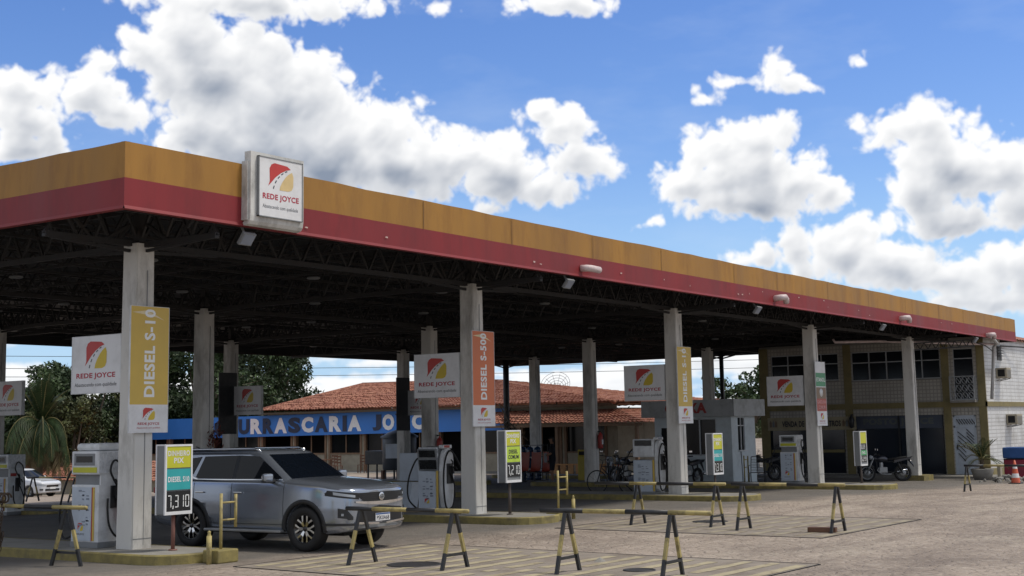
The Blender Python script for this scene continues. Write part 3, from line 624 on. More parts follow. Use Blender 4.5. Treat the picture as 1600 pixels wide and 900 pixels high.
totem(18.38,-.95,.12,'small teal price sign reading 7,310 on the third island before the kiosk',[(.66,1.05,'limeyel',[('DINHEIRO','signwhite',.44),('PIX','signwhite',.2)]),(.36,.64,'teal',[('DIESEL S10','signwhite',.43)]),(.05,.34,'display',None)],[(.10,'7,310')],'brownpole',.5)
totem(27.6,-1.35,0,'price sign with a green panel and two dark price rows beside the parked motorcycle',[(.70,1.05,'limeyel',None),(.50,.69,'display',None),(.33,.48,'green',[('ETANOL','signwhite',.30)]),(.12,.31,'display',None)],[(.535,'6,59'),(.155,'5,299')],'brownpole',.55)
# ------------------------------------------------------------- barriers
def barrier(p0,p1,label,h=1.0,bands=5,phase=0,feet=True,trestles=(.1,.9),mat3=('black','yellow'),along=False):
    p0=Vector(p0);p1=Vector(p1); c=(p0+p1)/2; L=(p1-p0).length; az=math.atan2(p1.y-p0.y,p1.x-p0.x)
    t=thing('trestle_barrier',label,'barrier',(c.x,c.y,g(c.x)),az,'striped trestle barriers')
    b=MB(); cuts=[0]; rnd=random.Random(int(c.x*97+c.y*13)); 
    for i in range(bands): cuts.append(cuts[-1]+rnd.uniform(.8,1.2))
    cuts=[q/cuts[-1] for q in cuts]
    for i in range(bands):
        a=-L/2+L*cuts[i]; e=-L/2+L*cuts[i+1]; b.tube([(a,0,h),(e,0,h)],.031+.0006*(i%2),12,(i+phase)%2)
    b.build('rail',list(mat3),t)
    for s in trestles:
        x=-L/2+L*s; l=MB()
        for sy in (-1,1):
            top=Vector((x,sy*.04,h-.03)); ft=Vector((x+rnd.uniform(-.02,.02),sy*.30,0.0))
            if along: top=Vector((x+sy*.04,0,h-.03)); ft=Vector((x+sy*.27,sy*.06,0))
            for i,(q0,q1) in enumerate(((0,.36),(.36,.70),(.70,1))):
                l.bar(top.lerp(ft,q0),top.lerp(ft,q1),.043+.001*i,.043+.001*i,[0,1,0][i])
        l.bar((x,-.235,.2) if not along else (x-.21,0,.2),(x,.235,.2) if not along else (x+.21,0,.2),.035,.035,0); l.build('trestle',list(mat3),t)
    return t
barrier((.75,-6.15),(.75,-3.88),'yellow and black trestle barrier in front of the silver car',.80,4,1,trestles=(.11,.87))
barrier((1.15,-9.72),(1.0,-7.2),'nearest trestle barrier at the bottom of the photo, right of the suv one',.82,4,1,trestles=(.22,.84))
barrier((9.35,-5.80),(9.3,-2.9),'trestle barrier on the second striped pad, farther left one',.80,4,1,trestles=(.07,.66))
barrier((8.8,-8.42),(8.8,-6.2),'trestle barrier on the second striped pad, right one by a brown block',.83,4,1,trestles=(.07,.90))
barrier((26.0,-7.5),(26.0,-5.1),'trestle barrier at the right edge in front of the palm pot',.74,4,1,trestles=(.2,.97))
barrier((-1.4,-.6),(-1.45,3.4),'rusty trestle barrier by the nearest pump with a chain wound on its rail',.87,5,1,trestles=(.11,.93),along=True)
barrier((16.4,22.5),(16.2,25.4),'distant trestle barrier between the two left pumps, before the white hatchback',.84,4,1,trestles=(.13,.88)).location.z=-.35
# ------------------------------------------------------------- fuel pumps
def hose(mb,pts,r=.017):
    P=[Vector(p) for p in pts]; out=[]
    for i in range(len(P)-1):
        p0=P[max(i-1,0)];p1=P[i];p2=P[i+1];p3=P[min(i+2,len(P)-1)]
        for k in range(6):
            s=k/6; out.append(.5*((2*p1)+(-p0+p2)*s+(2*p0-5*p1+4*p2-p3)*s*s+(-p0+3*p1-3*p2+p3)*s**3))
    out.append(P[-1]); mb.tube(out,r,8)
def nozzle(par,o,m='rubber'):
    n=MB(); x,y,z=o
    n.bar((x,y,z),(x,y-.03,z-.17),.045,.06); n.tube([(x,y-.02,z-.05),(x,y-.11,z-.02),(x,y-.15,z-.09)],.014,7); n.tube([(x,y-.03,z+.02),(x,y-.02,z+.09),(x,y+.02,z+.13)],.016,8); n.build('nozzle',m,par)
def stickers(mb,xf_,w,h,rnd,m=0):
    for i in range(22):
        a=rnd.choice([-.34,-.12,.12])*w; z=h*rnd.choice([.90,.84,.78,.66,.60,.48,.42,.36])+rnd.uniform(-.01,.01); ww=w*rnd.uniform(.08,.2)
        mb.box(xf_-.0035,xf_,-a-ww,-a,z,z+rnd.uniform(.012,.03),m)
def pump_a(x,y,z,label,cap=True,H=1.55,redtag=False,w=.68,d=.52):
    """box pump: panel towards -x, hose and nozzle on the -y side"""
    t=thing('fuel_pump',label,'fuel pump',(x,y,z),0,'fuel pumps'); rnd=random.Random(int(x*10+y))
    b=MB(); b.bbox((0,0,.04+.50),(d,w,.92),0,.012); b.build('cabinet','white',t)
    q=MB(); q.box(-d/2-.01,d/2+.01,-w/2-.01,w/2+.01,0,.09); q.build('plinth','grey',t)
    n=MB(); n.box(-d/2+.05,d/2-.03,-w/2+.03,w/2-.03,.99,H-.38); n.build('neck','grey',t)
    sgl=MB(); sgl.box(-d/2+.04,d/2-.04,-w/2,-w/2+.03,.99,H-.38); sgl.build('side_cheek','white',t)
    hd=MB(); hd.bbox((0,0,H-.20),(d+.02,w+.02,.38),0,.02); h=hd.build('display_head','white',t)
    s=MB(); s.box(-d/2-.018,-d/2-.008,-w*.36,w*.40,H-.24,H-.05); s.build('bezel','grey',h)
    s=MB(); s.box(-d/2-.022,-d/2-.016,-w*.28,w*.32,H-.19,H-.09); s.build('screen','display',h)
    s=MB(); s.box(-d/2-.018,-d/2-.008,-w*.44,w*.44,H-.355,H-.27); s.build('yellow_strip','limeyel',h)
    p=MB(); p.box(-d/2-.012,-d/2-.002,-w*.26,w*.46,.11,.96); fp=p.build('front_panel','ltblue',t)
    st=MB(); stickers(st,-d/2-.012,w*.62,.98,rnd); st.build('notices','label',fp)
    e=MB(); emblem(e,(-d/2-.0135,w*.24,.26),(0,-1,0),(0,0,1),.15,.13); e.build('emblem',['emred','emyel','ink'],fp)
    tx=MB(); add_text(tx,'REDE JOYCE',(-d/2-.0135,w*.28,.19),(0,-1,0),(0,0,1),.20,.035,0,.02); tx.build('lettering','ink',fp)
    ys=MB(); ys.box(-d/2-.014,-d/2,-w*.36,-w*.31,.11,.96,0); ys.box(-d/2-.014,-d/2,-w*.30,-w*.28,.11,.96,1); ys.build('side_stripe',['banyel','emred'],t)
    wr=MB(); wr.grid([[(-d*.5+ d*(i/14), -w/2-.013-.006*math.sin(i*2.3+j), H-.36+.33*j/8) for i in range(15)] for j in range(9)]); wr.build('plastic_wrap','plastic',h)
    if cap:
        c=MB(); c.bbox((0.02,0.02,H+.055),(d*.9,w*.86,.12),0,.045); c.build('top_cover','white',t)
    hs=MB(); hs.box(-d*.05,d*.16,-w/2-.03,-w/2+.0,.62,.98); hs.build('nozzle_holster','black',t)
    nozzle(t,(.05,-w/2-.05,.95))
    ho=MB(); yy=-w/2-.06
    hose(ho,[(.05,yy,.80),(.13,yy-.02,.62),(.2,yy-.03,.40),(.16,yy-.02,.2),(.02,yy-.03,.18),(-.10,yy-.02,.35),(-.13,yy-.01,.6),(-.12,yy,.78)]); ho.build('hose','rubber',t); ho=MB()
    hose(ho,[(.08,yy,.95),(-.02,yy-.03,1.06),(-.10,yy-.03,1.22),(-.05,yy-.02,1.36),(.04,yy-.01,1.38),(.14,yy-.03,1.25),(.2,yy-.02,.9),(.21,yy-.02,.5),(.17,yy,.2)]); ho.build('hose','rubber',t)
    if redtag:
        r=MB(); r.box(-.18,.0,-w/2-.008,-w/2,1.02,1.10); r.build('red_tag','red',t)
    h2=MB(); yy=w/2+.03
    hose(h2,[(-.1,yy,1.25),(-.2,yy+.08,1.2),(-.22,yy+.25,.85),(-.2,yy+.36,.45),(-.2,yy+.25,.14),(-.2,yy+.05,.16)]); h2.build('rear_hose','rubber',t)
    return t
def pump_b(x,y,z,label,tilt=.0,H=1.42,w=.56,d=.5,lit=False):
    """pump with a rounded white hose housing on its -y side"""
    t=thing('fuel_pump',label,'fuel pump',(x,y,z),0,'fuel pumps'); rnd=random.Random(int(x*10))
    b=MB(); b.bbox((0,.04,.46),(d,w-.08,.86),0,.012); b.build('cabinet','ltblue',t)
    st=MB(); stickers(st,-d/2-.002,w*.8,.84,rnd); st.build('notices','label',t)
    e=MB(); emblem(e,(-d/2-.0035,w*.2,.2),(0,-1,0),(0,0,1),.14,.11); e.build('emblem',['emred','emyel','ink'],t)
    q=MB(); q.box(-d/2-.01,d/2+.01,-w/2-.01,w/2+.01,0,.06); q.build('plinth','grey',t)
    ys=MB(); ys.box(-d/2-.006,-d/2,-w/2-.0,-w/2+.06,.07,.9); ys.build('side_stripe','banyel',t)
    hd=MB(); hd.bbox((0,.04,H-.26),(d*.8,w-.02,.48),0,.02)
    if tilt: hd.xf(Matrix.Translation((0,0,H-.5))@Matrix.Rotation(R(tilt),4,'Y')@Matrix.Translation((0,0,-(H-.5))))
    h=hd.build('display_head','grey' if not lit else 'white',t)
    s=MB(); s.box(-d*.4-.012,-d*.4,-w*.34,w*.44,H-.20,H-.05,0); s.box(-d*.4-.014,-d*.4-.0,-w*.36,w*.46,H-.46,H-.26,1 if not lit else 2); 
    if tilt: s.xf(Matrix.Translation((0,0,H-.5))@Matrix.Rotation(R(tilt),4,'Y')@Matrix.Translation((0,0,-(H-.5))))
    s.build('screen',['display','display','white'],h)
    if not lit:
        wr=MB(); wr.grid([[(-d*.4-.03-.012*math.sin(i*2.1+j*1.7), w*.5-w*.95*(i/10), H-.24+.22*j/6) for i in range(11)] for j in range(7)]); wr.build('plastic_wrap','plastic',h)
    # rounded hose housing
    hh=MB(); pts=[]
    for i in range(9): a=PI*i/8; pts.append((d*.42*math.cos(a)*.85,H-.30+.26*math.sin(a)))
    pts=[( d*.30,.12),( d*.40,.45),(d*.40,.9)]+pts+[(-d*.40,.9),(-d*.40,.45),(-d*.30,.12),(-d*.12,.05),(d*.12,.05)]
    hh.poly(pts,.10,(0,-w/2+.02,0),(1,0,0),(0,0,1)); hh.build('hose_housing','white',t)
    r=MB(); r.bbox((0,-w/2,H-.01),(d*.62,.14,.08),0,.02); r.build('crown','white',t); r=MB(); r.box(-d*.26,d*.12,-w/2-.075,-w/2-.07,H-.03,H+.02); r.build('red_tag','red' if not lit else 'label',t)
    hs=MB(); hs.box(-.06,.14,-w/2-.10,-w/2-.07,.62,1.05); hs.build('nozzle_holster','black',t); nozzle(t,(.06,-w/2-.13,1.0))
    ho=MB(); yy=-w/2-.11
    hose(ho,[(.04,yy,.85),(.14,yy-.02,.6),(.12,yy-.03,.3),(.05,yy-.02,.12),(-.12,yy,.12),(-.2,yy,.5),(-.19,yy,.95),(-.08,yy,1.25),(.1,yy,1.3),(.24,yy-.15,.9),(.32,yy-.25,.35),(.28,yy-.1,.1)],.019); ho.build('hose','rubber',t); ho=MB()
    hose(ho,[(-.15,w/2,1.2),(-.2,w/2+.12,1.1),(-.22,w/2+.3,.7),(-.2,w/2+.32,.3),(-.18,w/2+.1,.08)],.019); ho.build('hose','rubber',t)
    return t
pump_a(-.02,.88,.15,'nearest white fuel pump with yellow strip and stickers, left of the first column')
pump_a(8.1,14.9,-.12,'white fuel pump with a red tag, cut by the left edge',cap=False,redtag=True,H=1.6)
pump_b(9.12,1.08,.15,'fuel pump with wrapped grey head and rounded white hose housing beside the second column',tilt=-8)
pump_b(18.2,.95,.12,'white fuel pump with a long looped hose beside the third column',H=1.47,lit=True,w=.66)
pump_a(27.3,.85,0,'slim white fuel pump with a loose hose beside the fourth column',cap=False,H=1.55,w=.60,d=.45)
# pale cabinet behind the second pump
t=thing('control_cabinet','pale blue grey metal cabinet behind the wrapped pump','cabinet',(9.95,2.35,.15))
b=MB(); b.bbox((0,0,.95),(.4,.55,.62),0,.01); b.build('upper_box','ltblue',t); b=MB(); b.poly([(-.25,.62),(-.12,.05),(.2,.05),(.3,.62)],.3,(-.15,0,0),(0,-1,0),(0,0,1)); b.build('lower_hopper','ltblue',t)
# ------------------------------------------------------------- guards, bollards, extinguishers
def guard(x,y,z,label,block=True,h=.95,rz=0):
    t=thing('ladder_guard',label,'guard rail',(x,y,z),rz,'yellow pipe guards')
    if block: b=MB(); b.bbox((0,0,.02),(.42,.34,.2),0,.02); b.build('block','kerb',t)
    p=MB(); p.tube([(0,0,0),(0,0,h)],.024,10); p.build('post','yellow',t)
    q=MB(); q.tube([(.30,0,h-.02),(.30,0,h-.52 if block else .05)],.024,10)
    for zz in (h-.14,h-.40): q.tube([(0,0,zz),(.30,0,zz)],.015,8)
    q.build('side_bar','yellow',t)
guard(.02,-1.98,.08,'yellow pipe guard on a yellow block at the end of the nearest island'); guard(9.75,-1.70,.08,'leaning yellow pipe guard at the end of the second island',block=True,rz=R(-6)); guard(29.5,3.62,-.17,'thin yellow pipe guard by the kiosk chair',block=False,h=1.0)
def bollard(x,y,label):
    t=thing('bollard',label,'bollard',(x,y,0)); p=MB(); p.tube([(0,0,-.02),(0,0,.42)],.04,12); p.lathe([(.03,.42),(.02,.46),(.028,.48),(0,.50)],(0,0,0),12); p.build('post','yellow',t)
bollard(-.28,-2.05,'short yellow bollard left of the nearest pipe guard'); bollard(10.25,-1.75,'short thin bollard right of the second pipe guard')
def extinguisher(x,y,z,label):
    t=thing('fire_extinguisher',label,'fire extinguisher',(x,y,z),0,'fire extinguishers')
    b=MB(); b.lathe([(0,0),(.085,.01),(.09,.05),(.09,.42),(.07,.50),(.025,.54),(.025,.58)],(0,0,0),16); b.build('cylinder','red',t)
    v=MB(); v.box(-.02,.02,-.02,.1,.58,.62); v.tube([(0,0,.6),(.1,0,.56),(.11,0,.35),(.1,0,.12)],.012,6); v.build('valve_hose','black',t); l=MB(); l.box(-.05,.05,-.092,-.088,.15,.32); l.build('label','signwhite',t)
extinguisher(18.15,8.08,1.15,'red fire extinguisher hung on the middle column above the wrapped pump'); extinguisher(27.3,8.08,1.15,'red fire extinguisher hung on the middle column by the yellow bin'); extinguisher(.16,.48,.55,'red fire extinguisher between the nearest pump and its column')
t=thing('dried_garland','reddish dried garland tied to the column above the silver car','garland',(9.2,8.12,1.55)); rnd=random.Random(8); b=MB()
for i in range(150):
    p=Vector((rnd.gauss(0,.1),-.05+rnd.gauss(0,.04),rnd.gauss(.25,.17))); d=Vector((rnd.uniform(-1,1),rnd.uniform(-1,1),rnd.uniform(-1,1))).normalized()*.06; e=d.cross(Vector((.3,.2,1))).normalized()*.02; b.add([p-d,p+e,p+d,p-e],[(0,1,2,3)])
b.build('leaves',M('dried_red',(.14,.04,.03),.9,var=.5),t)
# ------------------------------------------------------------- cars
def interp(xs,ys,x): return float(np.interp(x,xs,ys))
def smooth_tab(tab,n):
    """Catmull-Rom through the rows of tab, evaluated at n points per span"""
    T=np.array(tab,float); out=[]
    for i in range(len(T)-1):
        p0=T[max(i-1,0)];p1=T[i];p2=T[i+1];p3=T[min(i+2,len(T)-1)]
        for k in range(n):
            s=k/n; out.append(.5*((2*p1)+(-p0+p2)*s+(2*p0-5*p1+4*p2-p3)*s*s+(-p0+3*p1-3*p2+p3)*s**3))
    out.append(T[-1]); return np.array(out)
PROF=[(0,0,0),(.5,.80,0),(1,.93,.02),(2,.985,.10),(3,1.0,.30),(4,1.0,.55),(5,.99,.75),(5.6,.975,.90),(6,.95,1.0),(7,.78,1.0),(8,0,1.0)]
class Body:
    def __init__(s,st):
        s.T=smooth_tab(st,6)[::-1]   # ascending x
        s.x=s.T[:,0]
    def P(s,x,v):
        w=interp(s.x,s.T[:,1],x);zb=interp(s.x,s.T[:,2],x);zs=interp(s.x,s.T[:,3],x);zc=interp(s.x,s.T[:,4],x)
        k=np.interp(v,[p[0] for p in PROF],[p[1] for p in PROF]); q=np.interp(v,[p[0] for p in PROF],[p[2] for p in PROF])
        z=zb+(zs-zb)*q
        if v>6: z=zs+(zc-zs)*(1-((8-v)/2)**2)
        return (x,w*k,z)
    def v_of_z(s,x,z):
        zb=interp(s.x,s.T[:,2],x);zs=interp(s.x,s.T[:,3],x); q=(z-zb)/(zs-zb); return float(np.interp(q,[p[2] for p in PROF[1:9]],[p[0] for p in PROF[1:9]]))
    def y(s,x,z): return s.P(x,s.v_of_z(x,z))[1]
    def mesh(s):
        mb=MB(); vs=list(np.linspace(0,8,33)); rows=[]
        for x in s.x:
            r=[s.P(x,v) for v in vs]; rows.append(r+[(a,-b,c) for a,b,c in r[-2:0:-1]])
        mb.grid(rows,0,True,cu=True,flip=False); n=len(rows[0]); k=len(rows)
        mb.f.append(tuple(range(n-1,-1,-1))); mb.m.append(0); mb.sm.append(False); mb.f.append(tuple((k-1)*n+i for i in range(n))); mb.m.append(0); mb.sm.append(False)
        return mb
    def front(s,x_from,z):
        """outline at height z from the nose centre back to x_from (y>=0)"""
        pts=[]
        for x in s.x[::-1]:
            if x<x_from: break
            pts.append(Vector((x,s.y(x,z),z)))
        pts.insert(0,Vector((pts[0].x,0,z))); return pts
    def patch(s,mb,y0,y1,zlo,zhi,off=.008,m=0,n=24,nz=4,sides=(1,-1),arc=True):
        """patch round the nose between arc lengths y0..y1; zlo,zhi functions of s in 0..1"""
        for sd_ in sides:
            rows=[]
            for j in range(nz+1):
                row=[]
                for i in range(n+1):
                    u=i/n; z=zlo(u)+(zhi(u)-zlo(u))*j/nz; pts=s.front(.6,z); d=y0+(y1-y0)*u; acc=0; p=pts[0]; nr=Vector((1,0,0))
                    for a,b in zip(pts,pts[1:]):
                        l=(b-a).length
                        if l>1e-6 and acc+l>=d: p=a.lerp(b,(d-acc)/l); t_=(b-a).normalized(); nr=Vector((t_.y,-t_.x,0)); break
                        acc+=l
                    p=p+nr*off; row.append((p.x,p.y*sd_,p.z))
                rows.append(row)
            mb.grid(rows,m,True,flip=(sd_<0))
def bool_cut(o,cutters):
    for c in cutters:
        md=o.modifiers.new('b','BOOLEAN'); md.object=c; md.operation='DIFFERENCE'; md.solver='EXACT'
    dg=bpy.context.evaluated_depsgraph_get(); me=bpy.data.meshes.new_from_object(o.evaluated_get(dg)); o.modifiers.clear(); old=o.data; o.data=me; me.name=old.name
    for c in cutters: bpy.data.objects.remove(c)
def wheel(par,x,y,r,w,side,rim=('chrome','blackgloss'),spokes=6):
    p=MB(); h=w/2
    p.lathe([(r*.64,-h*.86),(r*.70,-h),(r*.93,-h),(r*.985,-h*.82),(r,-h*.5),(r,h*.5),(r*.985,h*.82),(r*.93,h),(r*.70,h),(r*.64,h*.86)],(0,0,0),40,0,'Y')
    for k in range(44):   # tread blocks
        a=2*PI*k/44
        for yy in (-h*.6,-h*.2,h*.2,h*.6):
            c=Vector((math.cos(a+yy)*r,yy,math.sin(a+yy)*r)); 
    ty=p.build('wheel','rubber',par); ty.location=(x,y,r); ty.name='wheel'
    q=MB(); q.lathe([(r*.66,-h*.8),(r*.64,-h*.3),(r*.62,h*.3),(r*.66,h*.84),(r*.60,h*.80),(r*.58,h*.2),(.0,h*.15)] if side>0 else [(r*.66,h*.8),(r*.64,h*.3),(r*.62,-h*.3),(r*.66,-h*.84),(r*.60,-h*.80),(r*.58,-h*.2),(.0,-h*.15)],(0,0,0),40,1,'Y')
    yo=side*h*.72
    for k in range(spokes):
        a0=2*PI*k/spokes
        for da in (-.16,.16):
            pts=[]
            for (rr,aa,ww) in ((.10*r,a0,.05*r),(.34*r,a0+da*.9,.035*r),(.62*r,a0+da*1.9,.05*r)):
                pts.append((rr,aa,ww))
            L=[];Rr=[]
            for rr,aa,ww in pts:
                c=Vector((rr*math.cos(aa),yo*(1 if rr>.3*r else .9),rr*math.sin(aa))); n=Vector((-math.sin(aa),0,math.cos(aa)))*ww; L.append(c-n); Rr.append(c+n)
            dp=Vector((0,-side*.03,0)); V=L+Rr+[v+dp for v in L+Rr]; n3=3
            F=[]
            for i in range(2):
                F+=[(i,i+1,n3+i+1,n3+i)]; F+=[(i,i+1,2*n3+i+1,2*n3+i),(n3+i,n3+i+1,3*n3+i+1,3*n3+i)]
            q.add(V,F[:1]+F[3:4],0); q.add(V,[f for i,f in enumerate(F) if i not in(0,3)],1)
    q.lathe([(0,yo),(r*.11,yo),(r*.14,yo-side*.02)],(0,0,0),16,1,'Y'); q.build('rim',list(rim),ty)
def side_poly(mb,pts,yf,th,side,m=0):
    """polygon in x,z laid on the side whose half width at height z is yf(x,z)"""
    a=[Vector((x,side*(yf(x,z)),z)) for x,z in pts]; b=[p+Vector((0,side*th,0)) for p in a]; n=len(a)
    mb.add(a+b,[tuple(range(n,2*n))]+[(i,(i+1)%n,n+(i+1)%n,n+i) for i in range(n)],m)
def arch_trim(mb,x,r0,r1,bd,z0,zmin,side,off=.012,n=28,m=0):
    rows=[]
    for rr,o in ((r0,-.05),(r0,off),(r1,off),(r1+.012,-.01)):
        row=[]
        for i in range(n+1):
            a=-.42+(PI+.84)*i/n; X=x+rr*math.cos(a);Z=z0+rr*math.sin(a); Z=max(Z,zmin); row.append((X,side*(bd.y(X,max(Z,zmin+.02))+o),Z))
        rows.append(row)
    mb.grid(rows,m,True,flip=side<0)
def make_car(label,loc,rz,cfg):
    t=thing(cfg.get('name','parked_car'),label,'car',loc,rz)
    bd=Body(cfg['st']); mb=bd.mesh(); wr=cfg['wr']; ax=cfg['axles']; tr=cfg['track']; pm=cfg['paint']
    body=mb.build('body',[pm,'dark'],t)
    cut=[]
    for a in ax:
        c=MB(); c.lathe([(0,-1.3),(wr*1.14,-1.3),(wr*1.14,1.3),(0,1.3)],(a,0,wr*1.02),36,0,'Y'); 
        o=MB(); bm=bmesh.new(); bmesh.ops.create_cone(bm,cap_ends=True,segments=36,radius1=wr*1.14,radius2=wr*1.14,depth=2.6); bmesh.ops.rotate(bm,cent=(0,0,0),matrix=Matrix.Rotation(PI/2,3,'X'),verts=bm.verts); bmesh.ops.translate(bm,vec=(a,0,wr*1.02),verts=bm.verts); o.bm(bm,0); co=o.build('cut',pm); co.parent=t; cut.append(co)
    bpy.context.view_layer.update(); bool_cut(body,cut)
    for p in body.data.polygons: p.use_smooth=True
    ub=MB(); ub.box(ax[1]-.6,ax[0]+.6,-.55,.55,.26,.85); ub.build('underbody','dark',t)
    for i,a in enumerate(ax):
        for s in (1,-1): wheel(t,a,s*tr,wr,cfg['tw'],s,cfg.get('rim',('chrome','blackgloss')),cfg.get('spokes',6))
    # greenhouse
    G=cfg['gh']; zb,zt=G['zb'],G['zt']; wb,wt=G['wb'],G['wt']
    def ring(t_,grow=0):
        # t_ 0 bottom .. 1 top
        L=lambda a,b:a+(b-a)*t_
        xf,xr=L(*G['xf']),L(*G['xr']); w=L(wb,wt); z=L(zb,zt); sl_=[]
        nose=G.get('bow',.10)
        for i in range(9): y=-w*.90+2*w*.90*i/8; sl_.append((xf+nose*(1-(y/w)**2),y,z))
        for i in range(9): s=i/8; sl_.append((xf-.10+(xr+.10-xf+.10)*s,w*(1-.05*s*s),z))
        for i in range(9): y=w*.90-2*w*.90*i/8; sl_.append((xr-.05*(1-(y/w)**2),y*.95,z))
        for i in range(9): s=1-i/8; sl_.append((xf-.10+(xr+.10-xf+.10)*s,-w*(1-.05*s*s),z))
        return sl_
    rows=[ring(a) for a in (0,.25,.5,.75,.93,1)]
    top=rows[-1]; cx=sum(p[0] for p in top)/len(top)
    for k,dz in ((.90,.035),(.6,.06),(.3,.07),(.01,.072)): rows.append([(cx+(p[0]-cx)*k,p[1]*k,zt+dz) for p in top])
    gm=MB(); gm.grid(rows,0,True,cu=True,flip=False); gh=gm.build('cabin',pm,t)
    def yf(x,z):
        q=(z-zb)/(zt-zb); w=wb+(wt-wb)*q; xf=G['xf'][0]+(G['xf'][1]-G['xf'][0])*q-.10; xr=G['xr'][0]+(G['xr'][1]-G['xr'][0])*q+.10; s=(x-xf)/(xr-xf); s=min(max(s,0),1); return w*(1-.05*s*s)+.004
    for s in (1,-1):
        for pl in cfg['win']:
            w=MB(); side_poly(w,pl,yf,.006,s); w.build('side_window','tint',t)
        c=MB(); side_poly(c,cfg['chrome'],yf,.014,s); c.build('chrome_line','chrome',t)
    # windscreen and rear glass
    def glassrow(fr,back=False):
        q=[]
        for a in np.linspace(.05,.93,7):
            r=ring(a); pts=r[0:9] if not back else r[18:27]; q.append([(p[0]+(.012 if not back else -.012),p[1]*fr,p[2]+.006) for p in pts])
        return q
    w=MB(); w.grid(glassrow(.96),0,True,flip=True); w.build('windscreen','tint',t); w=MB(); w.grid(glassrow(.9,True),0,True); w.build('rear_window','tint',t)
    return t,bd,yf
suv=dict(name='parked_suv',paint='suvpaint',wr=.388,tw=.265,track=.79,axles=(1.45,-1.30),spokes=6,
 st=[(2.435,.10,.50,1.01,1.03),(2.43,.42,.46,1.015,1.04),(2.40,.62,.42,1.025,1.06),(2.35,.745,.38,1.045,1.09),(2.25,.84,.34,1.065,1.12),(2.05,.895,.31,1.095,1.155),(1.75,.925,.29,1.13,1.20),(1.3,.93,.29,1.165,1.24),(.95,.925,.29,1.19,1.26),(.6,.92,.30,1.205,1.22),(-.5,.92,.31,1.215,1.225),(-1.6,.925,.33,1.225,1.235),(-2.1,.90,.38,1.20,1.22),(-2.28,.85,.42,1.10,1.14),(-2.36,.75,.46,1.05,1.08),(-2.38,.3,.5,1.02,1.04)],
 gh=dict(zb=1.16,zt=1.70,wb=.865,wt=.665,xf=(1.10,.25),xr=(-2.30,-1.98),bow=.14),
 win=[[(.88,1.245),(.84,1.28),(.22,1.635),(-.24,1.655),(-.24,1.24)],[(-.33,1.24),(-.33,1.655),(-1.16,1.64),(-1.27,1.27),(-1.20,1.245)],[(-1.37,1.32),(-1.25,1.635),(-1.86,1.57),(-2.02,1.44),(-1.95,1.41)]],
 chrome=[(.90,1.222),(.90,1.238),(-1.18,1.232),(-1.40,1.295),(-2.0,1.395),(-2.0,1.378),(-1.40,1.272),(-1.20,1.214)])
t,bd,yf=make_car('silver blue seven seat suv parked between the first two pump islands',(2.70,-.50,0),R(-87.5),suv); t.scale=(.94,.94,.94)
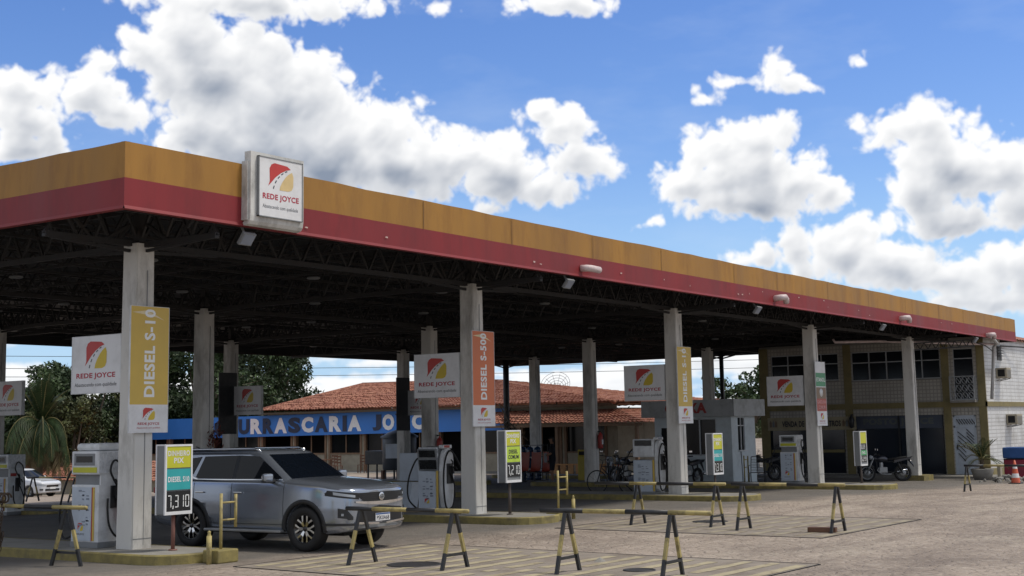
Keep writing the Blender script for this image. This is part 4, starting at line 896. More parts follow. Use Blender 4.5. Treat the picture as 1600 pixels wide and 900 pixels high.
def suv_details(t,bd,yf):
    c=lambda v: (lambda u:v)
    lerp=lambda a,b:(lambda u:a+(b-a)*u)
    m=MB(); bd.patch(m,0,.60,lambda u:.845 if u<.74 else .845+.10*(u-.74)/.26,c(1.0),.012); g1=m.build('grille','grilleblack',t)
    m=MB()
    for i in range(4):
        z=.865+i*.034; bd.patch(m,0,.52,c(z),c(z+.006),.018,0,16,1)
    m.build('grille_bars','black',g1)
    m=MB(); bd.patch(m,0,.66,lambda u:.785+.05*u*u,lambda u:.842+.02*u*u,.024); m.build('chrome_smile','chrome',t)
    m=MB(); bd.patch(m,0,.58,c(.505),lambda u:.765-.05*u,.032); lo=m.build('lower_grille','grilleblack',t)
    m=MB(); bd.patch(m,.10,.66,lambda u:.445+.03*u,lambda u:.480+.03*u,.045); m.build('skid_trim','chrome',t)
    m=MB(); bd.patch(m,0,.62,c(.40),lambda u:.45,.02); m.build('skid_plate','grey',t)
    for s in (1,-1):
        m=MB(); bd.patch(m,.58,1.22,lambda u:.890+.07*u,lambda u:1.0+.055*u-.04*(u>.95),.010,sides=(s,)); hl=m.build('headlight','grilleblack',t)
        m=MB(); bd.patch(m,.66,1.05,lambda u:.925+.05*u,lambda u:.965+.06*u,.014,sides=(s,)); m.build('lens','lamp',hl)
        m=MB(); bd.patch(m,.80,.97,lambda u:.57+.02*u,lambda u:.72+.03*u,.014,sides=(s,),m=0); bd.patch(m,.70,.80,lambda u:.55,lambda u:.60+.11*u,.010,sides=(s,)); v=m.build('corner_intake','black',t)
        m=MB(); bd.patch(m,.865,.905,lambda u:.62,lambda u:.66,.022,sides=(s,)); m.build('fog_lamp','lamp',v)
        m=MB(); bd.patch(m,.64,1.28,lambda u:.45,lambda u:.49,.012,sides=(s,)); m.build('bumper_lip','black',t)
        m=MB(); arch_trim(m,1.45,.435,.50,bd,.39,.34,s); m.build('arch_trim','black',t); m=MB(); arch_trim(m,-1.30,.435,.50,bd,.39,.34,s); m.build('arch_trim','black',t)
        m=MB(); m.bbox((.06,s*.93,.34),(1.86,.16,.05),0,.018); m.build('side_step','galv',t)
        m=MB(); m.box(-.86,1.0,s*.875-.02,s*.875+.02,.36,.44); m.build('sill','black',t)
        for x in (-.28,-1.22,.98):
            m=MB(); 
            for z in np.linspace(.46,1.12,8): pass
            m.tube([(x+(0 if z<1.0 else 0),s*(bd.y(x,z)+.001),z) for z in np.linspace(.46,1.17,10)],.005,5); m.build('door_gap','black',t)
        m=MB(); m.tube([(x,s*(bd.y(x,.455)+.001),.455) for x in np.linspace(-.85,.98,10)],.005,5); m.build('door_gap','black',t)
        m=MB(); m.tube([(x,s*(bd.y(x,1.135-.0*x)-.0),1.02-.05*x*0) for x in np.linspace(-2.0,1.1,12)],.004,5); 
        for x in (-.10,-1.05):
            m=MB(); m.bbox((x,s*(bd.y(x,1.0)+.028),1.00),(.20,.022,.028),0,.01); m.build('door_handle','chrome',t)
        m=MB(); m.bbox((.70,s*1.02,1.27),(.13,.22,.15),0,.045); mr_=m.build('wing_mirror','suvpaint',t)
        m=MB(); m.bar((.74,s*.86,1.21),(.72,s*.96,1.23),.06,.04); m.bbox((.695,s*1.02,1.20),(.125,.21,.03),0,.01); m.build('mirror_foot','black',mr_)
        m=MB(); m.tube([(.15,s*.60,1.735),(.0,s*.605,1.775),(-1.6,s*.60,1.77),(-1.8,s*.59,1.72)],.018,8); m.build('roof_rail','chrome',t)
        m=MB(); side_poly(m,[(-.24,1.24),(-.24,1.655),(-.33,1.655),(-.33,1.24)],yf,.005,s); m.build('pillar_trim','black',t)
        m=MB(); m.bbox((-2.27,s*.74,1.02),(.16,.24,.12),0,.03); m.build('tail_light','red',t)
    e=MB(); e.lathe([(0,2.462),(.060,2.462),(.072,2.455)],(0,0,.92),28,0,'X'); 
    for k,(a,b,o) in enumerate(((.056,.040,0),(.022,.038,0),(.044,.014,.018))):
        e.tube([(2.468,a*math.cos(q),.92+o+b*math.sin(q)) for q in np.linspace(0,2*PI,25)[:-1]],.005,5,1,closed=True)
    e.build('emblem',['chrome','grey'],t)
    p=MB(); p.box(2.470,2.482,-.20,.20,.505,.635,0); p.box(2.482,2.4835,-.195,.195,.607,.632,1); pl=p.build('number_plate',['signwhite','binblue'],t)
    x=MB(); add_text(x,'PSK0A68',(2.4842,-.175,.518),(0,1,0),(0,0,1),.35,.075,0,.02); x.build('plate_lettering','ink',pl)
    m=MB(); m.tube([(-1.95,0,1.73),(-2.02,0,1.79),(-2.1,0,1.81)],.012,6); m.build('aerial','black',t)
suv_details(t,bd,yf)
def small_car(label,loc,rz,pm,nm='parked_car'):
    c=dict(name=nm,paint=pm,wr=.30,tw=.19,track=.74,axles=(1.28,-1.27),spokes=5,rim=('galv','grey'),
     st=[(2.10,.12,.34,.66,.68),(2.09,.45,.28,.68,.71),(2.04,.66,.24,.72,.76),(1.93,.76,.21,.77,.82),(1.7,.83,.2,.83,.88),(1.3,.86,.2,.88,.94),(.95,.865,.2,.91,.98),(.6,.865,.2,.92,.95),(-.6,.865,.2,.94,.95),(-1.5,.86,.22,.96,.97),(-1.85,.82,.27,.95,.96),(-1.97,.74,.33,.9,.92),(-2.0,.4,.4,.86,.88)],
     gh=dict(zb=.90,zt=1.40,wb=.81,wt=.58,xf=(1.10,.28),xr=(-1.85,-1.25),bow=.14),
     win=[[(.86,.97),(.24,1.34),(-.2,1.365),(-.2,.96)],[(-.28,.96),(-.28,1.365),(-1.0,1.34),(-1.38,1.05),(-1.35,.97)]],
     chrome=[(.88,.945),(.88,.955),(-1.4,.955),(-1.4,.945)])
    t,bd,yf=make_car(label,loc,rz,c); k=lambda v:(lambda u:v)
    m=MB(); bd.patch(m,0,.42,k(.52),k(.62),.012); m.build('grille','blackgloss',t); m=MB(); bd.patch(m,0,.5,k(.33),k(.44),.012); m.build('lower_grille','black',t)
    m=MB(); bd.patch(m,0,.44,k(.62),k(.635),.018); m.build('chrome_bar','chrome',t)
    for s in (1,-1):
        m=MB(); bd.patch(m,.46,.95,lambda u:.57+.05*u,lambda u:.64+.09*u,.010,sides=(s,)); m.build('headlight','lamp',t)
        m=MB(); bd.patch(m,.62,.80,k(.36),k(.44),.012,sides=(s,)); m.build('fog_lamp','black',t)
        for x in (-.24,.9,-1.2): m=MB(); m.tube([(x,s*(bd.y(x,z)+.001),z) for z in np.linspace(.3,.93,6)],.005,4); m.build('door_gap','black',t)
        m=MB(); m.bbox((.62,s*.93,1.0),(.12,.18,.12),0,.04); m.build('wing_mirror',pm,t)
        m=MB(); m.bbox((-.05,s*(bd.y(0,.85)+.01),.85),(.16,.02,.025),0,.008); m.build('door_handle',pm,t); m=MB(); m.bbox((-.95,s*(bd.y(0,.85)+.01),.85),(.16,.02,.025),0,.008); m.build('door_handle',pm,t)
    m=MB(); m.box(2.115,2.12,-.2,.2,.42,.52); m.build('number_plate','signwhite',t)
    return t
small_car('white hatchback parked in the open yard at far left',(30.2,45.3,-1.17),R(-80),'carwhite')
# ------------------------------------------------------------- motorcycles
def motorcycle(label,loc,rz,tankm='red',mirror=True,full=True):
    t=thing('motorcycle',label,'motorcycle',(loc[0],loc[1],loc[2]),rz,'parked motorcycles')
    for x,nm in ((.66,'front'),(-.62,'rear')):
        w=MB(); w.tube([(x+.265*math.cos(a),0,.30+.265*math.sin(a)) for a in np.linspace(0,2*PI,33)[:-1]],.042 if nm=='front' else .055,8,0,closed=True); o=w.build('wheel','rubber',t)
        r=MB(); r.tube([(x+.222*math.cos(a),0,.30+.222*math.sin(a)) for a in np.linspace(0,2*PI,33)[:-1]],.016,6,0,closed=True); r.lathe([(0,-.06),(.045,-.06),(.045,.06),(0,.06)],(x,0,.30),12,0,'Y')
        for k in range(18):
            a=2*PI*k/18; r.tube([(x+.04*math.cos(a+.5),.03*(-1)**k,.30+.04*math.sin(a+.5)),(x+.215*math.cos(a),0,.30+.215*math.sin(a))],.0035,4,0,cap=False)
        r.lathe([(.05,.045),(.115,.045),(.115,.05),(.05,.05)],(x,0,.3),20,0,'Y'); r.build('spoked_rim','galv',o)
    f=MB()
    for s in (-1,1): f.tube([(.66,s*.075,.30),(.40,s*.075,.86)],.021,8)
    f.build('fork','galv',t)
    f=MB(); f.tube([(.42,0,.84),(.30,0,.70),(.30,0,.42),(.05,0,.30),(-.25,0,.34)],.02,8); f.tube([(.38,0,.78),(-.1,0,.70),(-.55,0,.72),(-.78,0,.80)],.018,8)
    for s in (-1,1): f.tube([(-.2,s*.06,.34),(-.62,s*.09,.30)],.02,6); f.tube([(-.58,s*.1,.33),(-.45,s*.1,.70)],.026,8)
    f.build('frame','black',t)
    e=MB(); e.bbox((.08,0,.40),(.30,.20,.22),0,.03); e.lathe([(.07,-.0),(.075,.05),(.07,.1),(.075,.15),(.06,.2)],(.14,0,.48),12); e.tube([(.22,.05,.5),(.3,.08,.4),(.15,.1,.26),(-.2,.12,.25)],.02,8); e.build('engine','galv',t)
    e=MB(); e.tube([(-.2,-.13,.27),(-.45,-.14,.33),(-.85,-.14,.42)],[.022,.04,.042],10); e.build('exhaust','chrome',t)
    k=MB(); rows=[]
    for (x,w,z0,z1) in ((.36,.05,.76,.86),(.28,.11,.70,.93),(.14,.13,.69,.95),(.0,.11,.70,.91),(-.1,.07,.72,.84)):
        rows.append([(x,w*math.cos(a),(z0+z1)/2+(z1-z0)/2*math.sin(a)) for a in np.linspace(0,2*PI,13)[:-1]])
    k.grid(rows,0,True,cu=True); k.f.append(tuple(range(12))); k.m.append(0);k.sm.append(False); k.build('tank',tankm,t)
    s_=MB(); rows=[]
    for (x,w,z0,z1) in ((-.04,.06,.76,.83),(-.15,.12,.75,.83),(-.4,.13,.76,.86),(-.62,.12,.80,.90),(-.78,.06,.84,.90)):
        rows.append([(x,w*math.cos(a),(z0+z1)/2+(z1-z0)/2*math.sin(a)) for a in np.linspace(0,2*PI,11)[:-1]])
    s_.grid(rows,0,True,cu=True); s_.build('seat','rubber',t)
    s_=MB(); s_.poly([(-.3,.66),(-.9,.80),(-1.0,.90),(-.72,.83),(-.35,.78)],.16,(0,.08,0),(1,0,0),(0,0,1)); s_.tube([(-.85,0,.78),(-.98,0,.60),(-1.02,0,.52)],[.05,.03,.02],6); s_.build('tail_fairing',tankm if full else 'black',t)
    q=MB(); q.tube([(.66+.31*math.cos(a),0,.30+.31*math.sin(a)) for a in np.linspace(.5,2.5,10)],.045,6); q.build('front_mudguard','black',t)
    h=MB(); h.tube([(.28,-.36,.98),(.34,-.2,.97),(.39,0,.92),(.34,.2,.97),(.28,.36,.98)],.014,7); h.tube([(.25,-.38,.985),(.33,-.24,.975)],.02,8); h.tube([(.25,.38,.985),(.33,.24,.975)],.02,8); hb=h.build('handlebar','black',t)
    h=MB(); h.lathe([(0,.56),(.08,.55),(.09,.5),(.05,.42)],(0,0,.86),14,0,'X'); h.build('headlight','lamp',t)
    for s in (-1,1):
        h=MB(); h.tube([(.32,s*.24,.98),(.30,s*.30,1.12)],.006,5,0); h.build('mirror_stem','black',hb)
        h=MB(); h.bbox((.29,s*.31,1.15),(.02,.12,.07),0,.009); h.build('mirror','chrome',hb)
    return t
motorcycle('black and dark red motorcycle parked broadside before the shop window',(35.3,.75,-.26),R(118),'cardark')
motorcycle('black motorcycle in the shade between the third column and the kiosk window',(29.1,5.6,-.17),R(60),'cardark'); motorcycle('red motorcycle in the row behind the third pump, nearest the yellow bin',(30.9,9.35,-.21),R(20),'red')
motorcycle('white tanked motorcycle behind the yellow bin',(33.0,11.2,-.22),R(35),'white'); motorcycle('dark motorcycle just left of the third pump, largest of that row',(28.6,7.75,-.16),R(75),'cardark'); motorcycle('black motorcycle half hidden behind the fourth pump',(35.0,5.6,-.26),R(150),'black'); motorcycle('dark motorcycle beside the kiosk wall left of the metal chair',(35.2,7.2,-.25),R(200),'black')
# ============================================================= buildings
def tilemat(name,c1,c2,mort,sc,w=.5,h=.25):
    m,N,L,b=node_mat(name); geo=N.new('ShaderNodeNewGeometry'); sp=N.new('ShaderNodeSeparateXYZ'); L.new(geo.outputs['Position'],sp.inputs[0])
    ad=N.new('ShaderNodeMath'); ad.operation='ADD'; L.new(sp.outputs[0],ad.inputs[0]); L.new(sp.outputs[1],ad.inputs[1])
    cb=N.new('ShaderNodeCombineXYZ'); L.new(ad.outputs[0],cb.inputs[0]); L.new(sp.outputs[2],cb.inputs[1])
    br=N.new('ShaderNodeTexBrick'); br.offset=0; br.inputs['Scale'].default_value=sc; br.inputs['Brick Width'].default_value=w; br.inputs['Row Height'].default_value=h; br.inputs['Mortar Size'].default_value=.022
    br.inputs['Color1'].default_value=(*c1,1); br.inputs['Color2'].default_value=(*c2,1); br.inputs['Mortar'].default_value=(*mort,1); L.new(cb.outputs[0],br.inputs['Vector'])
    n=N.new('ShaderNodeTexNoise'); n.inputs['Scale'].default_value=1.3; n.inputs['Detail'].default_value=8; n.inputs['Roughness'].default_value=.7; L.new(geo.outputs['Position'],n.inputs['Vector'])
    mr=N.new('ShaderNodeMapRange'); mr.inputs[1].default_value=.45; mr.inputs[2].default_value=.75; mr.inputs[4].default_value=.5; L.new(n.outputs['Fac'],mr.inputs[0])
    mx=N.new('ShaderNodeMix'); mx.data_type='RGBA'; L.new(mr.outputs[0],mx.inputs[0]); L.new(br.outputs['Color'],mx.inputs[6]); mx.inputs[7].default_value=(.20,.18,.15,1); L.new(mx.outputs[2],b.inputs['Base Color']); b.inputs['Roughness'].default_value=.35
    bp=N.new('ShaderNodeBump'); bp.inputs['Strength'].default_value=.5; bp.inputs['Distance'].default_value=.01; bp.invert=True; L.new(br.outputs['Fac'],bp.inputs['Height']); L.new(bp.outputs[0],b.inputs['Normal'])
    return m
MT['tile']=tilemat('wall_tiles',(.48,.455,.41),(.44,.42,.38),(.31,.295,.27),1.0,.15,.15); MT['tileside']=tilemat('side_wall_tiles',(.70,.71,.72),(.66,.67,.68),(.50,.50,.50),1.0,.6,.15)
MT['oldyel']=M('old_yellow_trim',(.24,.20,.09),.7,var=.2,dirt='#4f4a38',dscale=2,damt=.7); MT['vinyl']=M('blue_grey_vinyl',(.07,.085,.12),.4); MT['faded']=M('faded_lettering',(.11,.125,.12),.5)
MT['bannercloth']=M('old_cream_banner',(.42,.37,.25),.8,dirt='#4a4232',dscale=2,damt=.6); MT['rooftile']=None
def wall_open(mb,axis,c,t0,u0,u1,z0,z1,ops,m=0):
    """wall slab with rectangular openings; axis 'x' = plane x=c..c+t0, 'y' = plane y=c..c+t0"""
    us=sorted({u0,u1,*[o[0] for o in ops],*[o[1] for o in ops]}); zs=sorted({z0,z1,*[o[2] for o in ops],*[o[3] for o in ops]})
    for a,b in zip(us,us[1:]):
        for e,f in zip(zs,zs[1:]):
            mu,mz=(a+b)/2,(e+f)/2
            if any(o[0]<mu<o[1] and o[2]<mz<o[3] for o in ops): continue
            if axis=='x': mb.box(c,c+t0,a,b,e,f,m)
            else: mb.box(a,b,c,c+t0,e,f,m)
def two_storey():
    t=thing('two_storey_shop','two storey tiled station shop with yellow beams and dark windows at right','building',(41,0,-.33))
    o=Vector((41,0,-.33)); Z=.33
    y0,y1=-1.36,8.30
    wins=[(4.70,7.75,3.66,4.80),(.38,4.10,3.60,4.80),(-.95,-.16,2.72,4.76)]
    shop=[(4.55,7.95,-.20,1.62),(.36,4.10,-.22,2.14)]; door=(-.93,-.02,-.25,2.10)
    mb=MB(); wall_open(mb,'x',0,.2,y0,y1,-.5+Z,5.12+Z,[(a,b,c+Z,d+Z) for a,b,c,d in wins+shop+[door]]); mb.build('front_wall','tile',t)
    mb=MB(); wall_open(mb,'y',y0,.2,.2,14,-.5+Z,5.28+Z,[]); mb.box(.2,14,y1-.2,y1,-.3,5.12+Z); mb.box(13.8,14,y0+.2,y1-.2,-.3,5.12+Z); mb.build('side_wall','tileside',t)
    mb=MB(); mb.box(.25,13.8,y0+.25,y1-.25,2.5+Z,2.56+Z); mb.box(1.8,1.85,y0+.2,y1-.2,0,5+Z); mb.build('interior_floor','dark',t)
    mb=MB(); mb.box(.0,14.1,y0+.1,y1,5.12+Z,5.2+Z); mb.build('roof_slab','concrete',t)
    mb=MB(); n=60; mb.grid([[(1.5+12.7*i/n+.0,yy,zz+(.03 if i%2 else 0)) for i in range(n+1)] for yy,zz in ((y0-.22,5.22+Z),(y0+3,6.0+Z))],0,False); mb.grid([[(1.5+12.7*i/n,yy,zz+(.03 if i%2 else 0)-.06) for i in range(n+1)] for yy,zz in ((y0-.22,5.22+Z),(y0+3,6.0+Z))],0,False); mb.build('tiled_eave','rooftile',t)
    mb=MB(); mb.box(-.07,.0,y0-.07,y1,2.43+Z,2.66+Z); mb.box(-.07,14,y0-.07,y0,2.43+Z,2.62+Z); mb.build('beam','oldyel',t)
    for (a,b) in ((7.92,8.32),(4.14,4.46),(.02,.32),(-1.40,-1.10)):
        mb=MB(); mb.box(-.045,0,a,b,-.5+Z,2.43+Z); mb.box(-.045,0,a,b,2.66+Z,5.12+Z); mb.build('pilaster','oldyel',t)
    mb=MB(); mb.box(-.045,.0+.3,y0-.045,y0,-.3+Z,0+Z); mb.box(.3,2.6,y0-.05,y0,-.45+Z,.0+Z); mb.build('yellow_plinth','oldyel',t)
    for i,(a,b,c,d) in enumerate(wins):
        f=MB(); n=max(1,round((b-a)/.78)); c+=Z;d+=Z
        for k in range(n+1): y=a+(b-a)*k/n; f.box(.02,.07,y-.02,y+.02,c,d)
        f.box(.022,.068,a,b,c,c+.04); f.box(.022,.068,a,b,d-.04,d); zz=c+(d-c)*(.62 if i<2 else .80); f.box(.022,.068,a,b,zz-.02,zz+.02); w=f.build('window','alu',t)
        p=MB(); p.box(.085,.095,a,b,c,d); p.build('pane','glass',w)
        p=MB(); p.box(-.04,.0,a-.04,b+.04,c-.05,c-.005)
        if i<2: p.build('sill','concrete',w)
    for i,(a,b,c,d) in enumerate(shop):
        f=MB(); c+=Z;d+=Z
        f.box(.03,.08,a,a+.05,c,d); f.box(.03,.08,b-.05,b,c,d); f.box(.03,.08,(a+b)/2-.03,(a+b)/2+.03,c,d)
        if i==0: f.box(.01,.079,a+.05,b-.05,.66+Z,.78+Z,1)
        w=f.build('shop_window',['black','oldyel'],t); p=MB(); p.box(.10,.11,a,b,c,d); p.build('pane','shopglass',w)
        if i==1:
            p=MB(); p.box(.085,.098,a+.05,b-.05,1.62+Z,d-.01); p.build('vinyl_strip','vinyl',w)
            x=MB(); add_text(x,'POSTO JOYCE',(.082,3.75,1.70+Z),(0,-1,0),(0,0,1),2.95,.34,0,.05); x.build('lettering','faded',w)
    a,b,c,d=door; f=MB(); f.box(.02,.08,a,a+.06,c+Z,d+Z); f.box(.02,.08,b-.06,b,c+Z,d+Z); f.box(.02,.08,a,b,d+Z-.06,d+Z); f.box(.02,.08,a,b,1.62+Z,1.68+Z); f.box(.05,.07,a,b,c+Z,d+Z); dd=f.build('door','ltblue',t)
    f=MB(); 
    for k in range(7):
        yy=b-.12-k*.10; f.bar((.035,yy,1.95+Z),(.035,yy-.14,1.74+Z),.03,.02)
    for k in range(6): f.bar((.035,b-.15,1.45-k*.17+Z),(.035,b-.5+.02*k,1.45-k*.17-.3+Z),.03,.02); f.bar((.035,b-.5,1.55-k*.13+Z),(.035,a+.12,1.55-k*.13-.3+Z),.03,.02)
    f.build('door_slats','dark',dd); f=MB(); f.box(-.03,.03,b-.14,b-.11,.75+Z,.95+Z); f.build('handle','black',dd)
    # little balcony
    r=MB(); ya,yb=-1.05,-.10; zt=3.63+Z; zb=2.70+Z; xx=-.40
    def rl(p,q,w=.03): r.bar(p,q,w,w)
    for z in (zt,zb): rl((0,ya,z),(xx,ya,z)); rl((xx,ya,z),(xx,yb,z)); rl((xx,yb,z),(0,yb,z))
    rl((xx,ya,zb),(xx,ya,zt)); rl((xx,yb,zb),(xx,yb,zt))
    for k in range(4):
        y=ya+(yb-ya)*(k+.5)/4
        for j in range(3):
            z=zb+(zt-zb)*(j+.5)/3; r.tube([(xx,y+.10*math.cos(q),z+.13*math.sin(q)) for q in np.linspace(0,2*PI,13)[:-1]],.011,4,0,closed=True); r.bar((xx,y-.1,z-.13),(xx,y+.1,z+.13),.014,.014)
    for k in range(1,5): rl((xx*k/5,ya,zb),(xx*k/5,ya,zt),.015)
    bl=r.build('balcony_rail','alu',t); r=MB(); r.box(-.42,0,ya-.02,yb+.02,2.60+Z,2.69+Z); r.build('balcony_floor','concrete',t)
    return t
# roof tile material
def rooftile():
    m,N,L,b=node_mat('clay_roof_tiles'); geo=N.new('ShaderNodeNewGeometry'); sp=N.new('ShaderNodeSeparateXYZ'); L.new(geo.outputs['Position'],sp.inputs[0])
    def noise(sc,d=5): n=N.new('ShaderNodeTexNoise'); n.inputs['Scale'].default_value=sc; n.inputs['Detail'].default_value=d; n.inputs['Roughness'].default_value=.7; L.new(geo.outputs['Position'],n.inputs['Vector']); return n.outputs['Fac']
    def mix(f,a,c):
        n=N.new('ShaderNodeMix'); n.data_type='RGBA'
        for i,v in ((0,f),(6,a),(7,c)):
            if isinstance(v,tuple): n.inputs[i].default_value=(*v,1)
            elif isinstance(v,float): n.inputs[i].default_value=v
            else: L.new(v,n.inputs[i])
        return n.outputs[2]
    def mr(x,a,b_,c=0.,d=1.): n=N.new('ShaderNodeMapRange'); n.inputs[1].default_value=a;n.inputs[2].default_value=b_;n.inputs[3].default_value=c;n.inputs[4].default_value=d;L.new(x,n.inputs[0]);return n.outputs[0]
    vc=N.new('ShaderNodeTexVoronoi'); vc.inputs['Scale'].default_value=3.4; L.new(geo.outputs['Position'],vc.inputs['Vector'])
    sv=N.new('ShaderNodeSeparateColor'); L.new(vc.outputs['Color'],sv.inputs[0])
    c=mix(sv.outputs[0],(.24,.085,.052),(.36,.165,.105)); c=mix(mr(noise(.9,8),.5,.7,0,.6),c,(.15,.06,.045)); c=mix(mr(noise(5.),.60,.72,0,.6),c,(.50,.27,.19)); L.new(c,b.inputs['Base Color']); b.inputs['Roughness'].default_value=.85
    return m
MT['rooftile']=rooftile()
def tile_slope(mb,quad,pitch=.22,course=.42,amp=.045,seed=1):
    """roman tile surface on the quad (eaveL, eaveR, ridgeR, ridgeL); waves along the eave, steps up the slope"""
    a,b,c,d=[Vector(q) for q in quad]; rnd=random.Random(seed); L=(b-a).length; H=((d+c)/2-(a+b)/2).length; nu=int(L/pitch*4); nv=int(H/course); nn=(b-a).cross(d-a).normalized()
    if nn.z<0: nn=-nn
    for j in range(nv):
        rows=[]
        off=[rnd.uniform(-.012,.02) for _ in range(nu//4+2)]; sl=rnd.uniform(-.01,.01)
        for v,dz in ((j/nv-.012,.05),((j+1)/nv,.0)):
            p=a.lerp(d,max(v,0)); q=b.lerp(c,max(v,0)); ln=(q-p).length
            row=[]
            for i in range(nu+1):
                u=i/nu; s=u*L; w=amp*abs(math.sin(PI*s/pitch)) 
                row.append(tuple(p.lerp(q,u)+nn*(w+dz+off[i//4]+sl)))
            rows.append(row)
        mb.grid(rows,0,False)
        e=rows[0]; mb.grid([[tuple(Vector(x)-nn*.05) for x in e],e],0,False)
MT['pvcgrey']=M('grey_pvc',(.42,.42,.42),.5,dirt='#6a625c',damt=.4)
MT['benchwood']=M('orange_wood',(.38,.20,.08),.7,var=.3)
shop=two_storey()
def child_world(o,par): pass
# things fixed to or standing by the shop
def ac(x,z,label,w=.62):
    t=thing('air_conditioner',label,'air conditioner',(x,-1.36,z),0,'window air conditioners on the side wall')
    b=MB(); b.bbox((0,-.22,.0),(w,.44,.42),0,.02); b.build('case','cream',t)
    l=MB()
    for k in range(9): l.box(-w/2+.05,w/2-.05,-.447,-.44,-.17+k*.035,-.155+k*.035)
    l.build('grille','grey',t); l=MB(); l.box(-w/2-.004,-w/2,-.36,-.08,-.14,.14); l.build('side_vent','dark',t); l=MB(); l.bar((-w/2+.05,0,-.3),(-w/2+.05,-.4,-.22),.03); l.bar((w/2-.05,0,-.3),(w/2-.05,-.4,-.22),.03); l.build('bracket','grey',t)
ac(42.9,3.77,'upper window air conditioner on the white side wall'); ac(44.0,1.90,'lower window air conditioner on the white side wall',.8)
t=thing('louvre_window','small open dark louvre window high on the white side wall','window',(43.2,-1.36,4.65)); b=MB(); b.box(-.28,.28,-.03,0,-.35,.25); b.build('frame','black',t)
b=MB()
for k in range(4): b.bar((-.26,-.03,.2-k*.11),(-.26,-.16,.14-k*.11),.01,.02); b.add([(-.26,-.03,.2-k*.11),(.26,-.03,.2-k*.11),(.26,-.17,.13-k*.11),(-.26,-.17,.13-k*.11)],[(0,1,2,3)])
b.build('slats','grey',t)
t=thing('antenna_arm','dark horizontal metal arm on the upper side wall','bracket',(43.4,-1.36,4.9)); b=MB(); b.bar((0,0,0),(2.6,-.5,.0),.05); b.bar((2.6,-.5,.18),(2.6,-.5,-.18),.05); b.build('arm','steel',t)
t=thing('downpipe','bent pale drainpipe running from the canopy end down the shop corner','pipe',(41,-1.6,2.6)); b=MB(); b.tube([(-1.3,-.35,2.55),(-.7,-.4,2.45),(-.05,-.35,2.3),(.3,-.12,2.15),(.25,-.05,1.2),(.02,0,.12)],.065,10); b.build('pipe','pvcgrey',t)
b=MB(); b.tube([(-1.5,.2,2.35),(-.4,.0,2.2),(.2,-.1,2.0)],.02,6); b.build('cable','black',t)
t=thing('long_pipe','pale horizontal pipe under the canopy edge before the upper windows','pipe',(36,-.2,0)); b=MB(); b.tube([(-1.5,2.4,5.0),(-1.45,2.35,4.88),(0,1.2,4.92),(5.0,-1.6,4.86)],.05,8); b.build('pipe_run','pvc',t)
t=thing('truss_bracket','dark loose steel truss sticking out of the fifth column head','bracket',(36.3,0,0)); b=MB(); b.bar((.2,-.1,4.55),(3.2,-1.5,4.75),.05); b.bar((.2,-.1,4.8),(3.2,-1.5,5.0),.05)
for k in range(8): p=Vector((.2,-.1,4.55)).lerp(Vector((3.2,-1.5,4.75)),k/8); q=Vector((.2,-.1,4.8)).lerp(Vector((3.2,-1.5,5.0)),(k+.5)/8); r=Vector((.2,-.1,4.55)).lerp(Vector((3.2,-1.5,4.75)),(k+1)/8); b.bar(p,q,.025); b.bar(q,r,.025)
b.build('bars','steel',t)
t=thing('oil_banner','old cream banner advertising oil and filters over the shop window','banner',(40.93,6,1.6)); b=MB(); b.grid([[(-.0+.012*math.sin(i*1.1+j),2.0-4.0*i/24,.0+.54*j/4) for i in range(25)] for j in range(5)]); b.build('cloth','bannercloth',t)
x=MB(); add_text(x,'VENDA DE OLEO E FILTROS',(-.022,1.32,.14),(0,-1,0),(0,0,1),2.65,.25,0,.03); x.build('lettering','ink',t)
x=MB(); 
for k,(yy,c) in enumerate(((1.85,0),(1.72,1),(1.60,0),(-1.45,0),(-1.6,1),(-1.72,0))): x.box(-.022,-.018,yy-.05,yy+.05,.14,.36,c); x.box(-.022,-.018,yy-.02,yy+.02,.36,.42,c)
x.build('bottles',['banbrown','grey'],t)
t=thing('wall_lamp','dark lantern on the wall at the right end of the oil banner','lamp',(40.80,4.15,1.55)); b=MB(); b.lathe([(0,-.1),(.09,-.05),(.12,.25),(.05,.4),(0,.5)],(0,0,.2),10); b.build('lantern','black',t); b=MB(); b.bar((0,0,.6),(.2,0,.7),.03); b.build('arm','black',t)
# plant in a pot, cone, bins, rubble
def frond(mb,base,az,el,L,droop,nl=22,lw=.03,ll=.28,rnd=random,m=0,vee=.5):
    d=Vector((math.cos(az)*math.cos(el),math.sin(az)*math.cos(el),math.sin(el))); p=Vector(base); pts=[p.copy()]; n=nl
    for i in range(n):
        d=(d+Vector((0,0,-droop/n*(1+.8*i/n)))).normalized(); p=p+d*(L/n); pts.append(p.copy())
    mb.tube(pts,[.022*(1-i/(n+1))+.004 for i in range(n+1)],4,1)
    for i in range(2,n+1):
        t_=(pts[i]-pts[i-1]).normalized(); s=t_.cross(Vector((0,0,1)));
        if s.length<.05: s=Vector((1,0,0))
        s.normalize(); upv=s.cross(t_); l=ll*math.sin(PI*min(1,(i/n)*.85+.12))+.05
        for sg in (-1,1):
            dr=(s*sg*.8+t_*.65+upv*(vee-.5)*1.2+Vector((0,0,-.15-.5*rnd.random()*(1-vee)))).normalized(); e=pts[i]+dr*l*rnd.uniform(.8,1.1)+Vector((0,0,-.12*l)); w=t_*lw*.5; q=pts[i]+dr*l*.5
            mb.add([pts[i]-w*.6,q-w,e,q+w,pts[i]+w*.6],[(0,1,2,3,4)],m)
MT['frond']=M('palm_frond',(.026,.048,.015),.6,var=.45,scale=2.5,spec=.3); MT['frondrib']=M('palm_rib',(.16,.14,.05),.7); MT['dryfrond']=M('dry_frond',(.12,.095,.045),.8,var=.3)
t=thing('potted_palm','small feathery palm in a concrete pot at the shop corner','plant',(37.9,-2.0,-.31)); rnd=random.Random(4)
